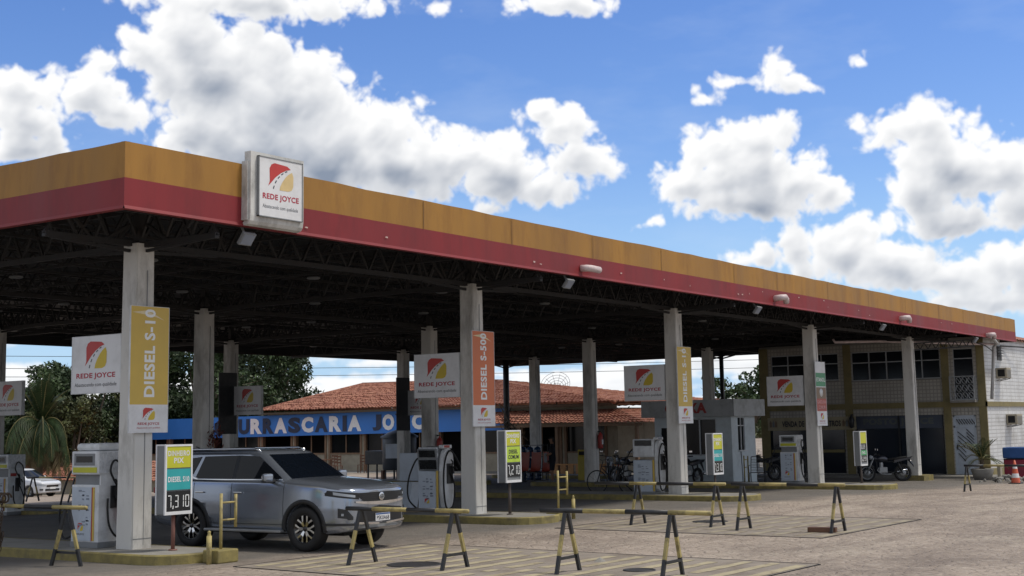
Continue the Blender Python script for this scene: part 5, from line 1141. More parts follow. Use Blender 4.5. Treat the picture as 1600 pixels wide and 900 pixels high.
b=MB(); b.lathe([(0,0),(.30,0),(.42,.38),(.38,.42),(.34,.38),(0,.34)],(0,0,0),18); b.build('pot','concrete',t); b=MB(); b.tube([(0,0,.3),(.02,0,.8)],[.10,.07],8); b.build('trunk','bark',t)
b=MB()
for k in range(17): frond(b,(0,0,.75),k*2.399,R(rnd.uniform(15,75)),rnd.uniform(.8,1.15),rnd.uniform(.6,1.2),16,.035,.22,rnd,0,.8)
b.build('fronds',['frond','frondrib'],t)
t=thing('traffic_cone','orange and white traffic cone beside the blue and red bin','cone',(33.6,-4.4,-.24)); b=MB(); b.lathe([(.15,.03),(.13,.2)],(0,0,0),20,0); b.lathe([(.13,.2),(.105,.34)],(0,0,0),20,1); b.lathe([(.105,.34),(.08,.5)],(0,0,0),20,0); b.lathe([(.08,.5),(.062,.6)],(0,0,0),20,1); b.lathe([(.062,.6),(.025,.78),(0,.78)],(0,0,0),20,0); b.build('cone',['orange','signwhite'],t); b=MB(); b.bbox((0,0,.015),(.40,.40,.04),0,.01); b.build('base','black',t)
t=thing('drinks_cooler','tall blue topped red cooler bin at the right edge','bin',(39.6,-3.05,-.33)); b=MB(); b.bbox((0,0,.38),(.9,1.25,.76),0,.05); b.build('lower_body','binred',t); b=MB(); b.bbox((0,0,.98),(.94,1.28,.42),0,.05); b.build('upper_body','binblue',t); x=MB(); add_text(x,'LIXO',(-.456,.28,.42),(0,-1,0),(0,0,1),.5,.17,0,.02); 
b=MB(); b.box(-.47,-.452,-.62,.62,.735,.765); b.build('rim_band','dark',t)
t=thing('rubble_heap','low heap of broken pale rubble at the foot of the side wall','rubble',(35.3,-3.7,-.26)); rnd=random.Random(2); b=MB()
for k in range(46):
    a=rnd.uniform(0,6.28); rr=abs(rnd.gauss(0,.55)); s=rnd.uniform(.04,.12); bm=bmesh.new(); bmesh.ops.create_icosphere(bm,subdivisions=1,radius=s)
    for v in bm.verts: v.co*=rnd.uniform(.6,1.25)
    bmesh.ops.translate(bm,vec=(rr*math.cos(a)*1.0,rr*math.sin(a)*1.1,s*.4+max(0,.16-rr*.2)),verts=bm.verts); b.bm(bm,0)
b.build('stones','concrete',t)
t=thing('hand_sack_truck','yellow footed white post standing by the palm pot','post',(37.0,-2.9,-.3)); b=MB(); b.bbox((0,0,.3),(.25,.12,.6),0,.02); b.build('post','cream',t); b=MB(); b.bbox((0,0,.05),(.3,.18,.12),0,.02); b.build('foot','oldyel',t); t.name='low_post'
o=MB().box(36.05,37.1,-.42,.28,-.5,-.08).build('column_plinth','kerb'); tag(o,'yellow painted concrete plinth at the foot of the last front column','plinth')
# ------------------------------------------------------------- kiosk
def kiosk():
    t=thing('cash_kiosk','pale blue cash kiosk with red CAIXA lettering on its grey roof box','kiosk',(30,4.3,-.18)); Z=.18
    W=3.1;D=1.9   # along +y , along +x
    mb=MB(); wall_open(mb,'x',0,.12,.12,W,-.1,2.3+Z,[(.62,1.95,1.0,2.13+Z),(2.45,2.85,.0,2.0)]); wall_open(mb,'y',0,.12,0,D,-.1,2.3+Z,[(.50,1.05,1.0+Z,2.14+Z)]); mb.box(D-.12,D,.12,W,-.1,2.3+Z); mb.box(.12,D-.12,W-.12,W,-.1,2.3+Z); mb.build('walls','kiosk',t)
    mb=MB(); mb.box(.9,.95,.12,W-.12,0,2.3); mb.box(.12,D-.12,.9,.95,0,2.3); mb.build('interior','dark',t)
    rb=MB(); rb.box(-.35,D+.30,-.28,W+.35,2.20+Z,2.80+Z); rb.build('roof_box','roofbox',t)
    x=MB(); add_text(x,'CAIXA',(-.356,2.45,2.32+Z),(0,-1,0),(0,0,1),1.68,.38,0,.05); x.build('lettering','red',t)
    tr=MB(); tr.box(-.36,-.345,-.29,-.27,2.20+Z,2.80+Z); tr.build('corner_trim','grey',t)
    f=MB()
    for y in (.62,1.28,1.95): f.box(.03,.07,y-.025,y+.025,1.0,2.13+Z)
    f.box(.03,.07,.62,1.95,1.0,1.04); f.box(.03,.07,.62,1.95,2.28,2.31); w=f.build('window','alu',t); p=MB(); p.box(.08,.09,.62,1.95,1.0,2.13+Z); p.build('pane','glass',w)
    f=MB()
    for x_ in (.50,.80,1.05): f.box(x_-.015,x_+.015,.02,.06,1.0+Z,2.14+Z)
    f.box(.5,1.05,.02,.06,1.85+Z,1.88+Z); f.box(.44,1.12,-.07,.06,.96+Z,1.0+Z); w=f.build('window','white',t); p=MB(); p.box(.5,1.05,.07,.08,1.0+Z,2.14+Z); p.build('pane','glass',w)
    p=MB(); p.box(.05,.06,2.45,2.85,0,2.0); p.build('doorway','dark',t)
    c=MB(); c.tube([(.65,-.02,.95+Z),(.72,-.02,.4),(.72,-.02,0)],.014,5); c.build('conduit','grey',t)
    m=MB(); m.box(-.004,0,.2,.3,.9,1.7)
    return t
MT['roofbox']=M('kiosk_roof_box',(.45,.47,.48),.6,dirt='#5c5952',dscale=1.6,damt=.5)
kiosk()
def wirechair(loc,rz,label):
    t=thing('metal_chair',label,'chair',loc,rz); m=MB()
    for s in (-1,1):
        m.tube([(.25,s*.25,0),(.2,s*.25,.42),(-.22,s*.25,.40),(-.30,s*.23,.95)],.014,6); m.tube([(-.3,s*.25,0),(-.2,s*.25,.4)],.014,6); m.tube([(.22,s*.27,.42),(.20,s*.28,.66),(-.25,s*.27,.66)],.012,6)
    m.tube([(-.30,-.23,.95),(-.31,0,.98),(-.30,.23,.95)],.014,6); m.build('frame','black',t); q=MB()
    for k in range(9): q.tube([(-.22-.08*k/9,-.24,.42+.5*k/9),(-.22-.08*k/9,.24,.42+.5*k/9)],.006,4)
    for k in range(9): q.tube([(.22-.44*k/9,-.24,.42),(.22-.44*k/9,.24,.42)],.006,4)
    q.build('woven_seat','black',t)
wirechair((29.55,3.15,-.17),R(200),'black wire chair standing against the kiosk wall')
# ------------------------------------------------------------- restaurant
def restaurant():
    zb=-.42
    t=thing('restaurant','long low steakhouse with clay tiled hip roof and blue name board','building',(46,0,zb)); Z=-zb
    ya,yb=18.6,56.0
    ops=[]
    y=19.3
    ws=[]
    while y<55: ws.append((y,y+2.45)); y+=2.75
    doors=[6]
    for i,(a,b) in enumerate(ws): ops.append((a,b,(.62+Z if i not in(3,8) else 0),1.95+Z))
    mb=MB(); wall_open(mb,'x',0,.15,ya,yb,-.3,2.85+Z,ops); mb.box(.15,11,ya,ya+.15,-.3,2.85+Z); mb.box(.15,11,yb-.15,yb,-2,2.85+Z); mb.build('walls','cream',t)
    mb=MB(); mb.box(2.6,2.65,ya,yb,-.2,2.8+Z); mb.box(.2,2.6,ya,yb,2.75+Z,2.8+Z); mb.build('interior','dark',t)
    for i,(a,b) in enumerate(ws):
        f=MB()
        for q in (a,b): f.box(-.05,.17,q-.07,q+.07,0,1.98+Z)
        if i not in (3,8): f.box(.05,.10,(a+b)/2-.03,(a+b)/2+.03,.62+Z,1.95+Z); f.box(-.05,.16,a+.07,b-.07,.58+Z,.66+Z)
        w=f.build('window_frame','tan',t)
        if i%3!=1 and i not in (3,8): p=MB(); p.box(.11,.12,a+.07,b-.07,.62+Z,1.95+Z); p.build('pane','glass',w)
    # main hip roof
    zr=4.86+Z; ze=3.12+Z
    E=[(-.9,18.2,ze),(-.9,43.6,ze+.06),(13.5,43.6,ze),(13.5,18.2,ze)]; RG=[(6,30.8,zr-.14),(6,41.0,zr-.04)]
    r=MB(); tile_slope(r,[E[0],E[1],RG[1],RG[0]],.24,.42,.05,3); tile_slope(r,[E[1],E[2],(6.01,41.0,zr-.04),(6,41.0,zr-.04)],.24,.42,.05,4); tile_slope(r,[E[3],E[0],(6,30.8,zr-.14),(6.01,30.8,zr-.14)],.24,.42,.05,5); tile_slope(r,[E[2],E[3],RG[0],RG[1]],.5,.8,.05,6); r.build('main_roof','rooftile',t)
    r=MB(); r.tube([RG[0],RG[1]],.12,8); r.tube([RG[0],E[0]],.10,8); r.tube([RG[1],E[1]],.10,8); r.build('ridge_tiles','rooftile',t)
    # dark rafters and gable strip below the eaves
    r=MB(); r.box(-.85,-.78,18.4,43.4,ze-.16,ze-.04); 
    for k in range(60): r.box(-.8,.0,18.6+k*.42,18.65+k*.42,ze-.14,ze-.06)
    r.build('rafters','bark',t)
    r=MB(); r.box(-.10,-.004,18.6,43.3,2.40+Z,ze-.05); r.build('fascia_wall','cream',t)
    # lower verandah roof at the right
    r=MB(); tile_slope(r,[(-2.6,15.6,2.06+Z),(-2.6,26.0,2.12+Z),(-.1,26.0,2.78+Z),(-.1,18.6,2.75+Z)],.24,.42,.05,9); tile_slope(r,[(6,15.6,2.06+Z),(-2.6,15.6,2.06+Z),(-.1,18.6,2.75+Z),(6,18.6,2.75+Z)],.24,.42,.05,10); r.build('verandah_roof','rooftile',t)
    r=MB(); r.box(-2.55,-2.47,15.7,26,1.93+Z,2.05+Z)
    r.build('eave_board','tan',t)
    for y in (16.0,18.3,20.6,22.9,25.2): r=MB(); r.box(-2.5,-2.34,y,y+.16,-.1,1.95+Z); r.build('verandah_post','tan',t)
    r=MB(); r.box(-.02,0.0,18.7,26,.0,1.9+Z); 
    # blue name board
    r=MB(); y0,y1=25.2,54.0; 
    def zz(y,top): s=(y-25.2)/(53.4-25.2); return (3.03-.18*s if top else 1.81-.23*s)+Z
    n=30; P=lambda y,top,x:(x,y,zz(y,top)); V=[]
    r.grid([[P(y1+(y0-y1)*i/n,False,-.36+.012*math.sin(i*1.9)) for i in range(n+1)],[P(y1+(y0-y1)*i/n,True,-.36) for i in range(n+1)]],0,True)
    r.grid([[P(y1+(y0-y1)*i/n,True,-.36) for i in range(n+1)],[P(y1+(y0-y1)*i/n,True,-.28) for i in range(n+1)],[P(y1+(y0-y1)*i/n,False,-.28) for i in range(n+1)],[P(y1+(y0-y1)*i/n,False,-.36) for i in range(n+1)]],0,False); bd=r.build('name_board','boardblue',t,'long blue board with black and white letters')
    r=MB()
    for k in range(12): y=25.6+k*2.5; r.bar((-.27,y,2.0+Z),(0,y,2.1+Z),.05); r.bar((-.27,y,2.8+Z),(0,y,2.7+Z),.05)
    r.build('board_brackets','steel',t)
    L=[('C',47.6,46.55,0),('H',46.45,45.6,1),('U',45.46,44.5,0),('R',44.42,43.43,1),('R',43.38,42.45,0),('A',42.4,41.34,1),('S',41.25,40.25,0),('C',40.15,39.2,1),('A',39.1,38.05,0),('R',37.95,36.98,1),('I',36.9,36.58,0),('A',36.5,35.45,1),('J',34.62,33.95,0),('O',33.87,33.0,1),('Y',32.95,31.85,0),('C',31.72,30.85,1),('E',30.75,30.1,0)]
    x=MB()
    for ch,a,b,m in L: s=(a+b)/2; z0=zz(s,False)+.17; z1=zz(s,True)-.16; add_text(x,ch,(-.385,a,z0),(0,-1,0),(0,0,1),a-b,z1-z0,m,.06 if ch!='I' else 0)
    x.build('lettering',['navy','twhite'],bd)
    d=MB()
    return t
MT['boardblue']=M('board_blue',(.035,.19,.60),.5,var=.08,scale=.7)
restaurant()
t=thing('satellite_dish','large mesh satellite dish on the roof behind the steakhouse','satellite dish',(58.0,30.2,4.35)); b=MB(); rows=[]
for i in range(7): r_=.95*i/6; rows.append([(r_*math.cos(a),r_*math.sin(a),.32*(i/6)**2) for a in np.linspace(0,2*PI,25)[:-1]])
for row in rows[1:]: b.tube(row,.014,4,0,closed=True)
for k in range(12): a=2*PI*k/12; b.tube([(r_*math.cos(a),r_*math.sin(a),.32*(r_/1.45)**2) for r_ in (0,.3,.6,.95)],.012,4)
b.tube([(0,0,0),(0,0,.6)],.02,5); b.xf(Matrix.Rotation(R(-58),4,'Y')@Matrix.Rotation(R(15),4,'X')); b.build('mesh_dish','grey',t)
b=MB(); b.tube([(0,0,-1.8),(0,0,0)],.05,6); b.build('mast','steel',t)
t=thing('low_tiled_shed','low building with a clay tile roof seen behind the white hatchback','building',(37.2,48,-.62)); b=MB(); tile_slope(b,[(-1,-8,.0),(-1,16,.0),(3.5,16,.95),(3.5,-8,.95)],.3,.5,.05,12); tile_slope(b,[(8,16,0),(8,-8,0),(3.5,-8,.95),(3.5,16,.95)],.5,.8,.05,13); b.build('roof','rooftile',t); b=MB(); b.box(-.6,7.6,-7.8,15.8,-2.5,.05); b.build('walls','cream',t)
# ------------------------------------------------------------- things under the canopy
t=thing('water_tank','dark plastic water tank with a conical lid on a stand','tank',(31.0,20.4,-.2)); b=MB(); b.lathe([(0,.45),(.66,.45),(.72,.5),(.72,1.78),(.70,1.82)],(0,0,0),28); b.build('tank_body','tank',t); b=MB(); b.lathe([(.80,1.80),(.80,1.86),(.5,2.02),(.15,2.14),(0,2.15)],(0,0,0),28); b.build('lid','tank',t); b=MB(); b.box(-.735,-.72,-.30,.30,.95,1.55); b.xf(Matrix.Rotation(R(15),4,'Z')); b.build('notice_plate','ltblue',t)
b=MB()
for s in (-1,1):
    for q in (-1,1): b.box(s*.5-.06,s*.5+.06,q*.5-.06,q*.5+.06,0,.45)
b.build('stand','wood',t)
t=thing('barbecue_box','black metal box on legs left of the water tank','barbecue',(32.6,22.8,-.22)); b=MB(); b.bbox((0,0,.95),(.8,1.2,.6),0,.02); b.build('box','black',t); b=MB()
for s in (-1,1):
    for q in (-1,1): b.box(s*.3-.03,s*.3+.03,q*.5-.03,q*.5+.03,0,.66)
b.build('legs','black',t)
def wchair(loc,rz,label):
    t=thing('wooden_chair',label,'chair',loc,rz,'wooden chairs outside the steakhouse'); b=MB()
    b.box(-.2,.2,-.2,.2,.43,.46); b.build('seat','wood',t); b=MB()
    for s in (-1,1): b.box(-.2,-.16,s*.18-.02,s*.18+.02,.46,1.0)
    for z in (.62,.78,.94): b.box(-.195,-.165,-.17,.17,z-.04,z+.04)
    b.build('backrest','wood',t)
    for s in (-1,1):
        for q in (-1,1): b=MB(); b.box(s*.18-.02,s*.18+.02,q*.18-.02,q*.18+.02,0,.43); b.build('leg','wood',t)
    return t
w0=wchair((42.6,36.2,-.37),R(20),'wooden chair left of the small table outside the steakhouse')
for i,(x,y,r_,l) in enumerate([(42.3,34.6,190,'wooden chair facing the small table outside the steakhouse'),(41.5,39.6,80,'wooden chair just above the suv bonnet'),(41.2,33.2,30,'wooden chair nearest the black barbecue box'),(42.9,33.0,200,'wooden chair behind the black barbecue box')]): dup(w0,l,(x,y,-.37),R(r_))
def wtable(loc,label):
    t=thing('wooden_table',label,'table',loc); b=MB(); b.box(-.35,.35,-.35,.35,.72,.76); b.build('table_top','wood',t)
    for s in (-1,1):
        for q in (-1,1): b=MB(); b.box(s*.3-.025,s*.3+.025,q*.3-.025,q*.3+.025,0,.72); b.build('leg','wood',t)
wtable((42.4,35.4,-.37),'small wooden table between two chairs outside the steakhouse'); wtable((41.8,38.6,-.37),'wooden table by the lone chair above the suv bonnet')
# row of red moulded seats
for i,y in enumerate((13.6,13.05,12.5)):
    t=thing('red_seat',['leftmost red moulded seat in the waiting row','middle red moulded seat in the waiting row','rightmost red moulded seat, nearest the standing person'][i],'seat',(30.4,y,-.19),0,'red waiting seats')
    b=MB(); b.grid([[(-.2+.42*j/6+ (0 if j<4 else (j-4)*-.03),-.22+.44*k/6,.45-.03*math.sin(PI*k/6)+(0 if j<4 else (j-3)**1.5*.14)) for k in range(7)] for j in range(7)]); b.grid([[(-.2+.42*j/6+ (0 if j<4 else (j-4)*-.03)+.02,-.22+.44*k/6,.43-.03*math.sin(PI*k/6)+(0 if j<4 else (j-3)**1.5*.14)) for k in range(7)] for j in range(7)]); b.build('shell','redseat',t)
    b=MB(); b.box(-.03,.03,-.3,.3,.36,.40); b.bar((0,0,.36),(-.02,0,.0),.05); b.bar((-.2,0,.02),(.2,0,.02),.04); b.build('leg_frame','black',t)
# stacked water jugs
rnd=random.Random(6); labels=['top','middle','bottom']; names=['far left','second from left','second from right','far right']
j0=None
for k in range(4):
    for r_ in range(3):
        lab='blue water jug in the rack by the red seats, %s row, %s'%(['bottom','middle','top'][r_],names[k]); loc=(32.3,15.3-k*.37,-.2+r_*.47+.03)
        if j0 is None:
            j0=thing('water_jug',lab,'water jug',loc,0,'blue water jugs in the rack'); b=MB(); b.lathe([(0,0),(.14,0),(.15,.03),(.15,.12),(.14,.14),(.15,.16),(.15,.28),(.13,.33),(.04,.38),(.04,.42),(0,.42)],(0,0,0),16); b.build('bottle','jug',j0); b=MB(); b.lathe([(.042,.40),(.045,.44),(0,.445)],(0,0,0),12); b.build('cap','signwhite',j0); b=MB(); b.box(-.154,-.150,-.06,.06,.15,.25); b.build('label','label',j0)
        else: dup(j0,lab,loc,0)
t=thing('jug_rack','black metal rack holding blue water jugs','rack',(32.3,14.75,-.2)); b=MB()
for z in (.0,.47,.94,1.40): b.box(-.2,.2,-.95,.95,z,z+.02)
for s in (-1,1):
    for q in (-.92,.92): b.box(s*.2-.015,s*.2+.015,q-.015,q+.015,0,1.45)
b.build('frame','black',t)
t=thing('yellow_bin','tall yellow waste bin with an open slot by the middle column','bin',(30.3,10.5,-.2)); b=MB(); b.bbox((0,0,.52),(.55,.62,1.0),0,.02); b.build('body','binyel',t); b=MB(); b.bbox((.02,0,1.14),(.5,.66,.24),0,.03); b.build('hood','binyel',t); b=MB(); b.box(-.262,-.225,-.05,.26,1.06,1.2); b.build('slot','dark',t); b=MB(); b.tube([(0,-.15,1.27),(0,-.1,1.31),(0,.1,1.31),(0,.15,1.27)],.015,6); b.build('lid_handle','black',t)
t=thing('bench_crate','orange wooden slatted bench low behind the standing person','bench',(43.0,18.9,-.36)); b=MB()
for k in range(10): b.box(0,.05,-2.2+k*.45,-1.9+k*.45,.0,.42)
b.box(-.05,.5,-2.3,2.3,.42,.48); b.build('slats','benchwood',t)
t=thing('dead_vine_post','leaning dry branch tangle on the dark post beside the orange banner','vine',(41.6,22.2,1.2)); rnd=random.Random(12); b=MB()
for k in range(34):
    p=Vector((rnd.gauss(0,.1),rnd.gauss(0,.15),rnd.uniform(-.2,1.7))); pts=[p]; d=Vector((rnd.uniform(-1,1),rnd.uniform(-1,1),rnd.uniform(-.6,.8))).normalized()
    for i in range(5): d=(d+Vector((rnd.gauss(0,.35),rnd.gauss(0,.35),rnd.gauss(0,.3)))).normalized(); p=p+d*.16; pts.append(p)
    b.tube(pts,[.022,.018,.015,.012,.008,.005],4)
b.tube([(0,.6,1.9),(0,.0,1.0),(0,-1.1,.1)],.035,5); b.build('branches','bark',t)
t=thing('bicycle','dark bicycle leaning beside the third pump','bicycle',(19.3,2.75,.02),R(95)); 
for x in (-.5,.5):
    b=MB(); b.tube([(x+.32*math.cos(a),0,.34+.32*math.sin(a)) for a in np.linspace(0,2*PI,29)[:-1]],.018,5,0,closed=True)
    for k in range(10): a=2*PI*k/10; b.tube([(x,0,.34),(x+.3*math.cos(a),0,.34+.3*math.sin(a))],.003,3,cap=False)
    b.build('wheel','rubber',t)
b=MB(); 
for p,q in (((-.5,0,.34),(-.1,0,.32)),((-.1,0,.32),(-.18,0,.80)),((-.18,0,.75),(.32,0,.78)),((-.1,0,.32),(.33,0,.72)),((-.5,0,.34),(-.17,0,.72)),((.5,0,.34),(.30,0,.92))): b.tube([p,q],.016,6)
b.build('frame','black',t); b=MB(); b.bbox((-.2,0,.86),(.24,.13,.06),0,.02); b.build('saddle','black',t); b=MB(); b.tube([(.25,-.26,.98),(.33,0,.95),(.25,.26,.98)],.012,6); b.build('handlebar','black',t)
# chain on the rusty barrier
t=thing('rusty_chain','rusty chain wound on the barrier rail and hanging to the ground at lower left','chain',(-1.55,1.25,0)); b=MB(); rnd=random.Random(3)
def links(p,q,n,s=.035):
    p=Vector(p);q=Vector(q)
    for i in range(n):
        c=p.lerp(q,(i+.5)/n)+Vector((rnd.gauss(0,.008),rnd.gauss(0,.008),0)); ax_=Vector((1,0,0)) if i%2 else Vector((0,1,0)); b.tube([c+ax_*s*.6*math.cos(a)+Vector((0,0,1))*s*math.sin(a) for a in np.linspace(0,2*PI,9)[:-1]],.009,4,0,closed=True)
links((0,0,1.0),(.0,.05,.5),10); links((0,.05,.5),(-.05,.1,.0),16,.04); links((.02,.04,.45),(-.02,.12,.02),14,.05)
b.tube([(math.cos(a)*.07,-.12+.012*a,1.0+.07*math.sin(a)) for a in np.linspace(0,18,60)],.016,5); b.build('links','chain',t)
for (x,y,r_,l) in ((.95,-5.0,.36,'round dark tank lid set in the pad behind the nearest barriers'),(1.65,-8.35,.20,'small round tank lid at the bottom of the photo between the barrier legs'),(10.4,-4.9,.32,'round tank lid on the far striped pad')):
    b=MB(); b.lathe([(r_*1.12,0.006),(r_*1.10,.018),(r_,.02),(r_*.97,.012),(r_*.6,.018),(0,.02)],(0,0,0),28); o=b.build('tank_lid','steel'); o.location=(x,y,0); tag(o,l,'tank lid')
b=MB(); b.bbox((0,0,.05),(.16,.5,.09),0,.01); o=b.build('wood_block','redbrown'if 0 else 'wood'); o.location=(8.7,-8.0,0); o.rotation_euler=(0,0,.2); tag(o,'reddish brown block at the foot of the right barrier on the far pad','block')
b=MB(); b.lathe([(.10,0),(.05,.04),(0,.065)],(0,0,0),5); o=b.build('white_stone','concrete'); o.location=(2.5,-7.2,0); tag(o,'small pale stone lying between the nearest barrier legs','stone')
# ------------------------------------------------------------- person
def person():
    t=thing('person','person in dark shirt and shorts standing with a pale bag by the red seats','person',(28.0,10.6,-.16),R(120))
    J={'pel':(0,0,.95,.135),'belly':(.01,0,1.08,.13),'chest':(.0,0,1.30,.155),'neck':(0,0,1.46,.058),'head0':(.02,0,1.56,.075),'head':(.02,0,1.65,.095),'top':(.01,0,1.73,.07),
      'shl':(0,.17,1.38,.062),'ell':(.04,.25,1.12,.045),'wrl':(.22,.20,1.06,.033),'hal':(.29,.17,1.08,.035),'shr':(0,-.17,1.38,.062),'elr':(.0,-.26,1.10,.045),'wrr':(.12,-.24,.90,.033),'har':(.16,-.23,.83,.035),
      'hil':(0,.09,.88,.10),'knl':(.02,.11,.50,.062),'anl':(-.01,.12,.09,.042),'tol':(.16,.13,.035,.038),'hir':(0,-.09,.88,.10),'knr':(.03,-.11,.50,.062),'anr':(.02,-.12,.09,.042),'tor':(.19,-.13,.035,.038)}
    E_=[('pel','belly'),('belly','chest'),('chest','neck'),('neck','head0'),('head0','head'),('head','top'),('chest','shl'),('shl','ell'),('ell','wrl'),('wrl','hal'),('chest','shr'),('shr','elr'),('elr','wrr'),('wrr','har'),('pel','hil'),('hil','knl'),('knl','anl'),('anl','tol'),('pel','hir'),('hir','knr'),('knr','anr'),('anr','tor')]
    # fingers
    for s,h,w in (('l','hal',(.29,.17,1.08)),('r','har',(.16,-.23,.83))):
        for k in range(4):
            dz=(k-1.5)*.018; d=Vector((.05,0,0)) if s=='l' else Vector((.015,0,-.05))
            o=Vector((0,0,dz)) if s=='l' else Vector((dz,0,0))
            a=Vector(w)+d*.6+o; J[h+'f%d'%k]=(*a,.010); c=a+d*(1.0-.12*abs(k-1.5)); J[h+'g%d'%k]=(*c,.008); E_+= [(h,h+'f%d'%k),(h+'f%d'%k,h+'g%d'%k)]
        a=Vector(w)+Vector((.02,-.03 if s=='l' else .03,.03)); J[h+'t']=(*a,.010); E_.append((h,h+'t'))
    names=list(J); me=bpy.data.meshes.new('body'); me.from_pydata([J[n][:3] for n in names],[(names.index(a),names.index(b)) for a,b in E_],[]); o=bpy.data.objects.new('body',me); COL.objects.link(o)
    md=o.modifiers.new('s','SKIN'); me.skin_vertices[0].data[0].use_root=True
    for i,n in enumerate(names): me.skin_vertices[0].data[i].radius=(J[n][3]*(.85 if n in('chest','belly','pel') else 1),J[n][3]*(1.15 if n in('chest',) else 1))
    ss=o.modifiers.new('u','SUBSURF'); ss.levels=2; ss.render_levels=2
    dg=bpy.context.evaluated_depsgraph_get(); m2=bpy.data.meshes.new_from_object(o.evaluated_get(dg)); o.modifiers.clear(); o.data=m2; m2.materials.clear(); m2.materials.append(MT['skin']); o.parent=t
    for p in m2.polygons: p.use_smooth=True
    def shell(name,sel,off,mat):
        bm=bmesh.new(); bm.from_mesh(m2); bm.normal_update(); dl=[f for f in bm.faces if not sel(f.calc_center_median())]; bmesh.ops.delete(bm,geom=dl,context='FACES')
        for v in bm.verts: v.co+=v.normal*off
        m=bpy.data.meshes.new(name); bm.to_mesh(m); bm.free(); m.materials.clear(); m.materials.append(MT[mat]); q=bpy.data.objects.new(name,m); COL.objects.link(q); q.parent=t
        for p in m.polygons: p.use_smooth=True
    shell('shirt',lambda c: .90<c.z<1.47 and not (c.z<1.16 and abs(c.y)>.19) and not(c.x>.13),.016,'cloth'); shell('shorts',lambda c: .52<c.z<.98 and abs(c.y)<.2,.022,'cloth')
    shell('hair',lambda c: c.z>1.66 or (c.z>1.56 and c.x<-.0),.012,'rubber'); shell('shoes',lambda c: c.z<.07,.008,'rubber')
    f=MB(); f.bbox((.118,0,1.64),(.03,.025,.04),0,.008); 
    f.build('nose','skin',t); f=MB()
    for s in (-1,1): f.bbox((.108,s*.033,1.665),(.012,.022,.010),0,.003); 
    f.bbox((.102,0,1.595),(.012,.045,.010),0,.003); f.build('eyes_and_mouth','ink',t); f=MB()
    for s in (-1,1): f.bbox((.015,s*.098,1.64),(.035,.014,.055),0,.005)
    f.build('ears','skin',t)
    b=MB(); b.bbox((.24,.10,.98),(.10,.26,.34),0,.03); o=b.build('shoulder_bag','cloth2'); o.location=t.location; o.rotation_euler=t.rotation_euler; tag(o,'pale grey bag held by the standing person in dark clothes','bag')
person()
# ------------------------------------------------------------- trees
def leafmat(name,c):
    m,N,L,b=node_mat(name); geo=N.new('ShaderNodeNewGeometry'); n=N.new('ShaderNodeTexNoise'); n.inputs['Scale'].default_value=.55; n.inputs['Detail'].default_value=4; L.new(geo.outputs['Position'],n.inputs['Vector'])
    mx=N.new('ShaderNodeMix'); mx.data_type='RGBA'; mr=N.new('ShaderNodeMapRange'); mr.inputs[1].default_value=.38; mr.inputs[2].default_value=.65; L.new(n.outputs['Fac'],mr.inputs[0]); L.new(mr.outputs[0],mx.inputs[0]); mx.inputs[6].default_value=(*[q*.55 for q in c],1); mx.inputs[7].default_value=(c[0]*1.5,c[1]*1.35,c[2]*1.2,1)
    ri=N.new('ShaderNodeMapRange'); ri.inputs[3].default_value=.7; ri.inputs[4].default_value=1.35; L.new(geo.outputs['Random Per Island'],ri.inputs[0]); sc=N.new('ShaderNodeVectorMath'); sc.operation='SCALE'; L.new(mx.outputs[2],sc.inputs[0]); L.new(ri.outputs[0],sc.inputs['Scale']); L.new(sc.outputs[0],b.inputs['Base Color']); b.inputs['Roughness'].default_value=.55; b.inputs['Specular IOR Level'].default_value=.3
    return m
MT['leafA']=leafmat('dark_leaves',(.030,.055,.020)); MT['leafB']=leafmat('mid_leaves',(.042,.075,.028)); MT['leafC']=leafmat('olive_leaves',(.060,.075,.030))
def leaves(name,clumps,n,size,mat,par,seed):
    rg=np.random.RandomState(seed); C_=np.array([c[:3] for c in clumps]); Rr=np.array([c[3] for c in clumps]); w=Rr**2; idx=rg.choice(len(clumps),n,p=w/w.sum())
    d=rg.normal(size=(n,3)); d/=np.linalg.norm(d,axis=1)[:,None]; rad=rg.uniform(.35,1.0,n)**.5*(1+rg.normal(0,.10,n)); P=C_[idx]+d*(Rr[idx]*rad)[:,None]*np.array([1,1,.75])
    a=rg.normal(size=(n,3)); a/=np.linalg.norm(a,axis=1)[:,None]; b=np.cross(a,rg.normal(size=(n,3))); b/=np.linalg.norm(b,axis=1)[:,None]; s=size*rg.uniform(.5,1.3,n)[:,None]
    V=np.empty((n*4,3)); V[0::4]=P-a*s; V[1::4]=P+b*s*.45; V[2::4]=P+a*s; V[3::4]=P-b*s*.45
    me=bpy.data.meshes.new(name); me.vertices.add(n*4); me.vertices.foreach_set('co',V.ravel()); me.loops.add(n*4); me.loops.foreach_set('vertex_index',np.arange(n*4)); me.polygons.add(n); me.polygons.foreach_set('loop_start',np.arange(0,n*4,4)); me.polygons.foreach_set('loop_total',np.full(n,4)); me.update(calc_edges=True); me.materials.append(MT[mat]); o=bpy.data.objects.new(name,me); COL.objects.link(o); o.parent=par; return o
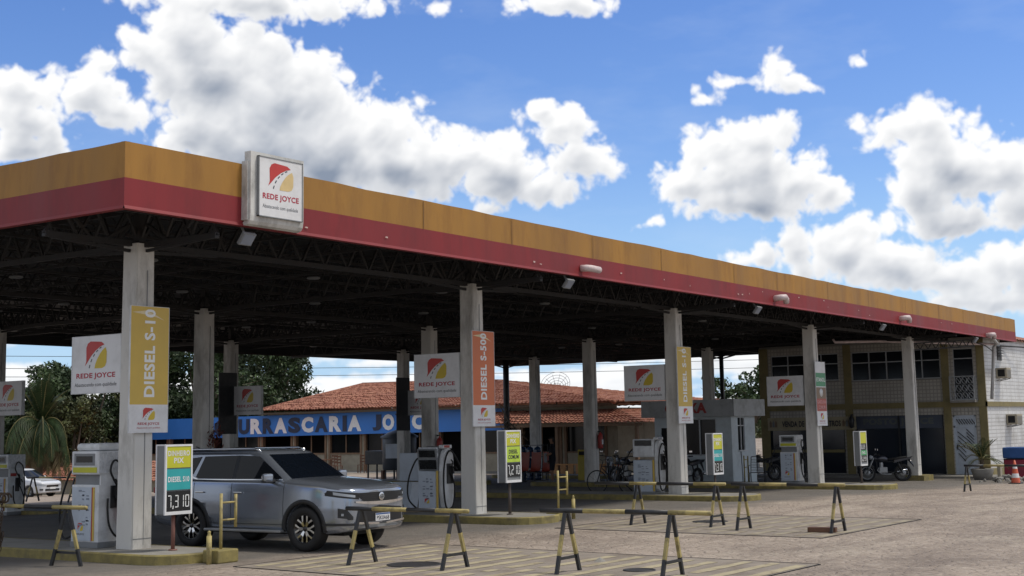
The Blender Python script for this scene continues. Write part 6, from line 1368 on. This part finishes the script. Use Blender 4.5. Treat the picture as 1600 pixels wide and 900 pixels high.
def tree(x,y,h,r,label,mat,seed,n=9000,size=.17,trunkh=.35,flat=.8,group='broadleaf trees behind the station'):
    z=g2(x,y); h+=g(min(x,60))-z; t=thing('broadleaf_tree',label,'tree',(x,y,z),0,group); rnd=random.Random(seed); tb=MB(); cl=[]; th=h*trunkh; tb.tube([(0,0,-.2),(.1,0,th*.5),(0,.1,th)],[.28,.22,.18],8)
    for k in range(17):
        a=k*2.4+rnd.uniform(-.4,.4); rr=r*rnd.uniform(.25,.85); zz=th+(h-th)*rnd.uniform(.15,.92); rr*=math.sqrt(max(.15,1-((zz-th)/(h-th)-.45)**2*2.2)); c=Vector((rr*math.cos(a),rr*math.sin(a),zz)); m=Vector((c.x*.4,c.y*.4,th+(zz-th)*.35)); tb.tube([(0,0,th*.9),m,c],[.14,.09,.03],6); cl.append((*c,r*rnd.uniform(.20,.38)))
        for q in range(2): cc=c+Vector((rnd.gauss(0,1),rnd.gauss(0,1),rnd.gauss(0,.6)))*r*.24; cl.append((*cc,r*rnd.uniform(.10,.2))); tb.tube([c,cc],[.03,.012],4)
    tb.build('trunk','bark',t); leaves('crown',cl,n,size,mat,t,seed); return t
tree(60.5,58.0,9.6,5.0,'largest dark tree rising behind the left end of the steakhouse roof','leafA',11,16000,.19,.22); tree(51.4,55.0,9.2,4.6,'dark tree seen between the two columns above the silver suv','leafA',12,14000,.18,.2)
tree(50.5,60.5,8.8,4.4,'tree just right of the yellow banner','leafA',13,12000,.18,.2); tree(66,66,10.5,5.0,'tall tree at the back of the clump behind the black banner back','leafB',14,10000,.19,.25)
tree(40.6,57.5,6.9,3.4,'tree behind the nearest emblem sign, taller than the hedge line','leafB',15,12000,.16,.2); tree(44.6,58.8,7.0,3.4,'slim tree with a separate top knot left of the nearest emblem sign','leafA',16,9000,.16,.3)
tree(44,64,4.6,3.8,'rounded bushy tree right behind the palm','leafB',17,10000,.15,.12); tree(40.5,66,4.3,3.8,'bushy tree at the far left edge behind the palm fronds','leafC',18,9000,.15,.12); tree(40.2,54.5,4.9,2.6,'low olive tree between the palm and the nearest pump','leafC',19,9000,.13,.12); tree(37.4,59.5,4.0,2.8,'low tree left of the palm trunk','leafB',20,8000,.14,.12); tree(50.0,59.5,5.4,3.1,'low tree behind the first column','leafC',21,8000,.14,.12); tree(88,31.5,6.9,3.4,'small tree showing between the kiosk roof and the two storey shop','leafB',22,5000,.22,.3)
def palm(x,y,z,label):
    t=thing('coconut_palm',label,'palm',(x,y,z)); rnd=random.Random(31); b=MB(); n=9; b.tube([(0.08*i/n,0,-.2+2.7*i/n) for i in range(n+1)],[.20-.008*i for i in range(n+1)],10); b.build('trunk','bark',t)
    b=MB(); top=(.1,0,2.75)
    for k in range(30): frond(b,top,k*2.399,R(rnd.uniform(55,89)),rnd.uniform(1.2,2.1),rnd.uniform(.1,.9),22,.05,.5,rnd,0,.75)
    for k in range(26): frond(b,top,k*2.399+.7,R(rnd.uniform(0,50)),rnd.uniform(1.6,2.7),rnd.uniform(1.7,3.2),34,.05,.6,rnd,0,.0)
    b.build('green_fronds',['frond','frondrib'],t); b=MB()
    for k in range(30): frond(b,(.1,0,2.6),k*2.399+.3,R(rnd.uniform(-30,15)),rnd.uniform(1.3,2.4),rnd.uniform(2.4,3.8),30,.05,.5,rnd,0,.0)
    b.build('drooping_fronds',['dryfrond','frondrib'],t); return t
palm(33.5,48.5,-1.3,'coconut palm with a drooping skirt of fronds behind the white hatchback').scale=(1.35,1.35,1.42)
def far_wood():
    rg=np.random.RandomState(5); cl=[]
    for k in range(420):
        az=R(rg.uniform(8,68)); dd=rg.uniform(230,300); x=-15+dd*math.cos(az); y=-18+dd*math.sin(az); cl.append((x,y,rg.uniform(-1,4.5)+ 2.5*math.sin(az*9),rg.uniform(3,5.5)))
    o=leaves('far_woodland',cl,42000,.8,'leafC',None,7); struct(o,'stuff')
far_wood()
def hills():
    mb=MB(); rows=[[],[]]
    for i in range(81):
        az=R(-10+100*i/80); rr=900; h=9+6*math.sin(i*.21)+3*math.sin(i*.7+1)+1.2*math.sin(i*2.3); rows[0].append((rr*math.cos(az),rr*math.sin(az),-3)); rows[1].append(((rr+160)*math.cos(az),(rr+160)*math.sin(az),h))
    mb.grid(rows,0,True,flip=True); struct(mb.build('hills',M('hill_scrub',(.06,.08,.05),.95,var=.3,scale=.05)))
hills()
# hedge mass behind the yard
cl=[]; rg=np.random.RandomState(3)
for k in range(70): cl.append((rg.uniform(34,52),0,0,0))
cl=[(x,58+ (52-x)*.35+rg.uniform(-2,5),rg.uniform(-1.5,1.2),rg.uniform(1.0,1.7)) for x,_,_,_ in cl]
o=leaves('undergrowth',cl,22000,.15,'leafB',None,9); struct(o,'stuff')
# power lines
def wire(p,q,sag,label,r=.02):
    p=Vector(p);q=Vector(q); b=MB(); b.tube([p.lerp(q,i/24)-Vector((0,0,sag*4*(i/24)*(1-i/24))) for i in range(25)],r,4); o=b.build('power_line','black'); tag(o,label,'power line','overhead lines')
wire((20,95,8.6),(110,25,8.6),.8,'highest of the thin power lines crossing the sky under the canopy'); wire((20,95,7.7),(110,25,7.9),.9,'middle power line crossing the sky under the canopy'); wire((20,95,6.9),(110,25,7.1),.7,'lowest power line, just above the steakhouse ridge')
wire((10,70,6.2),(52,56,5.2),.5,'single cable sloping down towards the trees right of the palm')
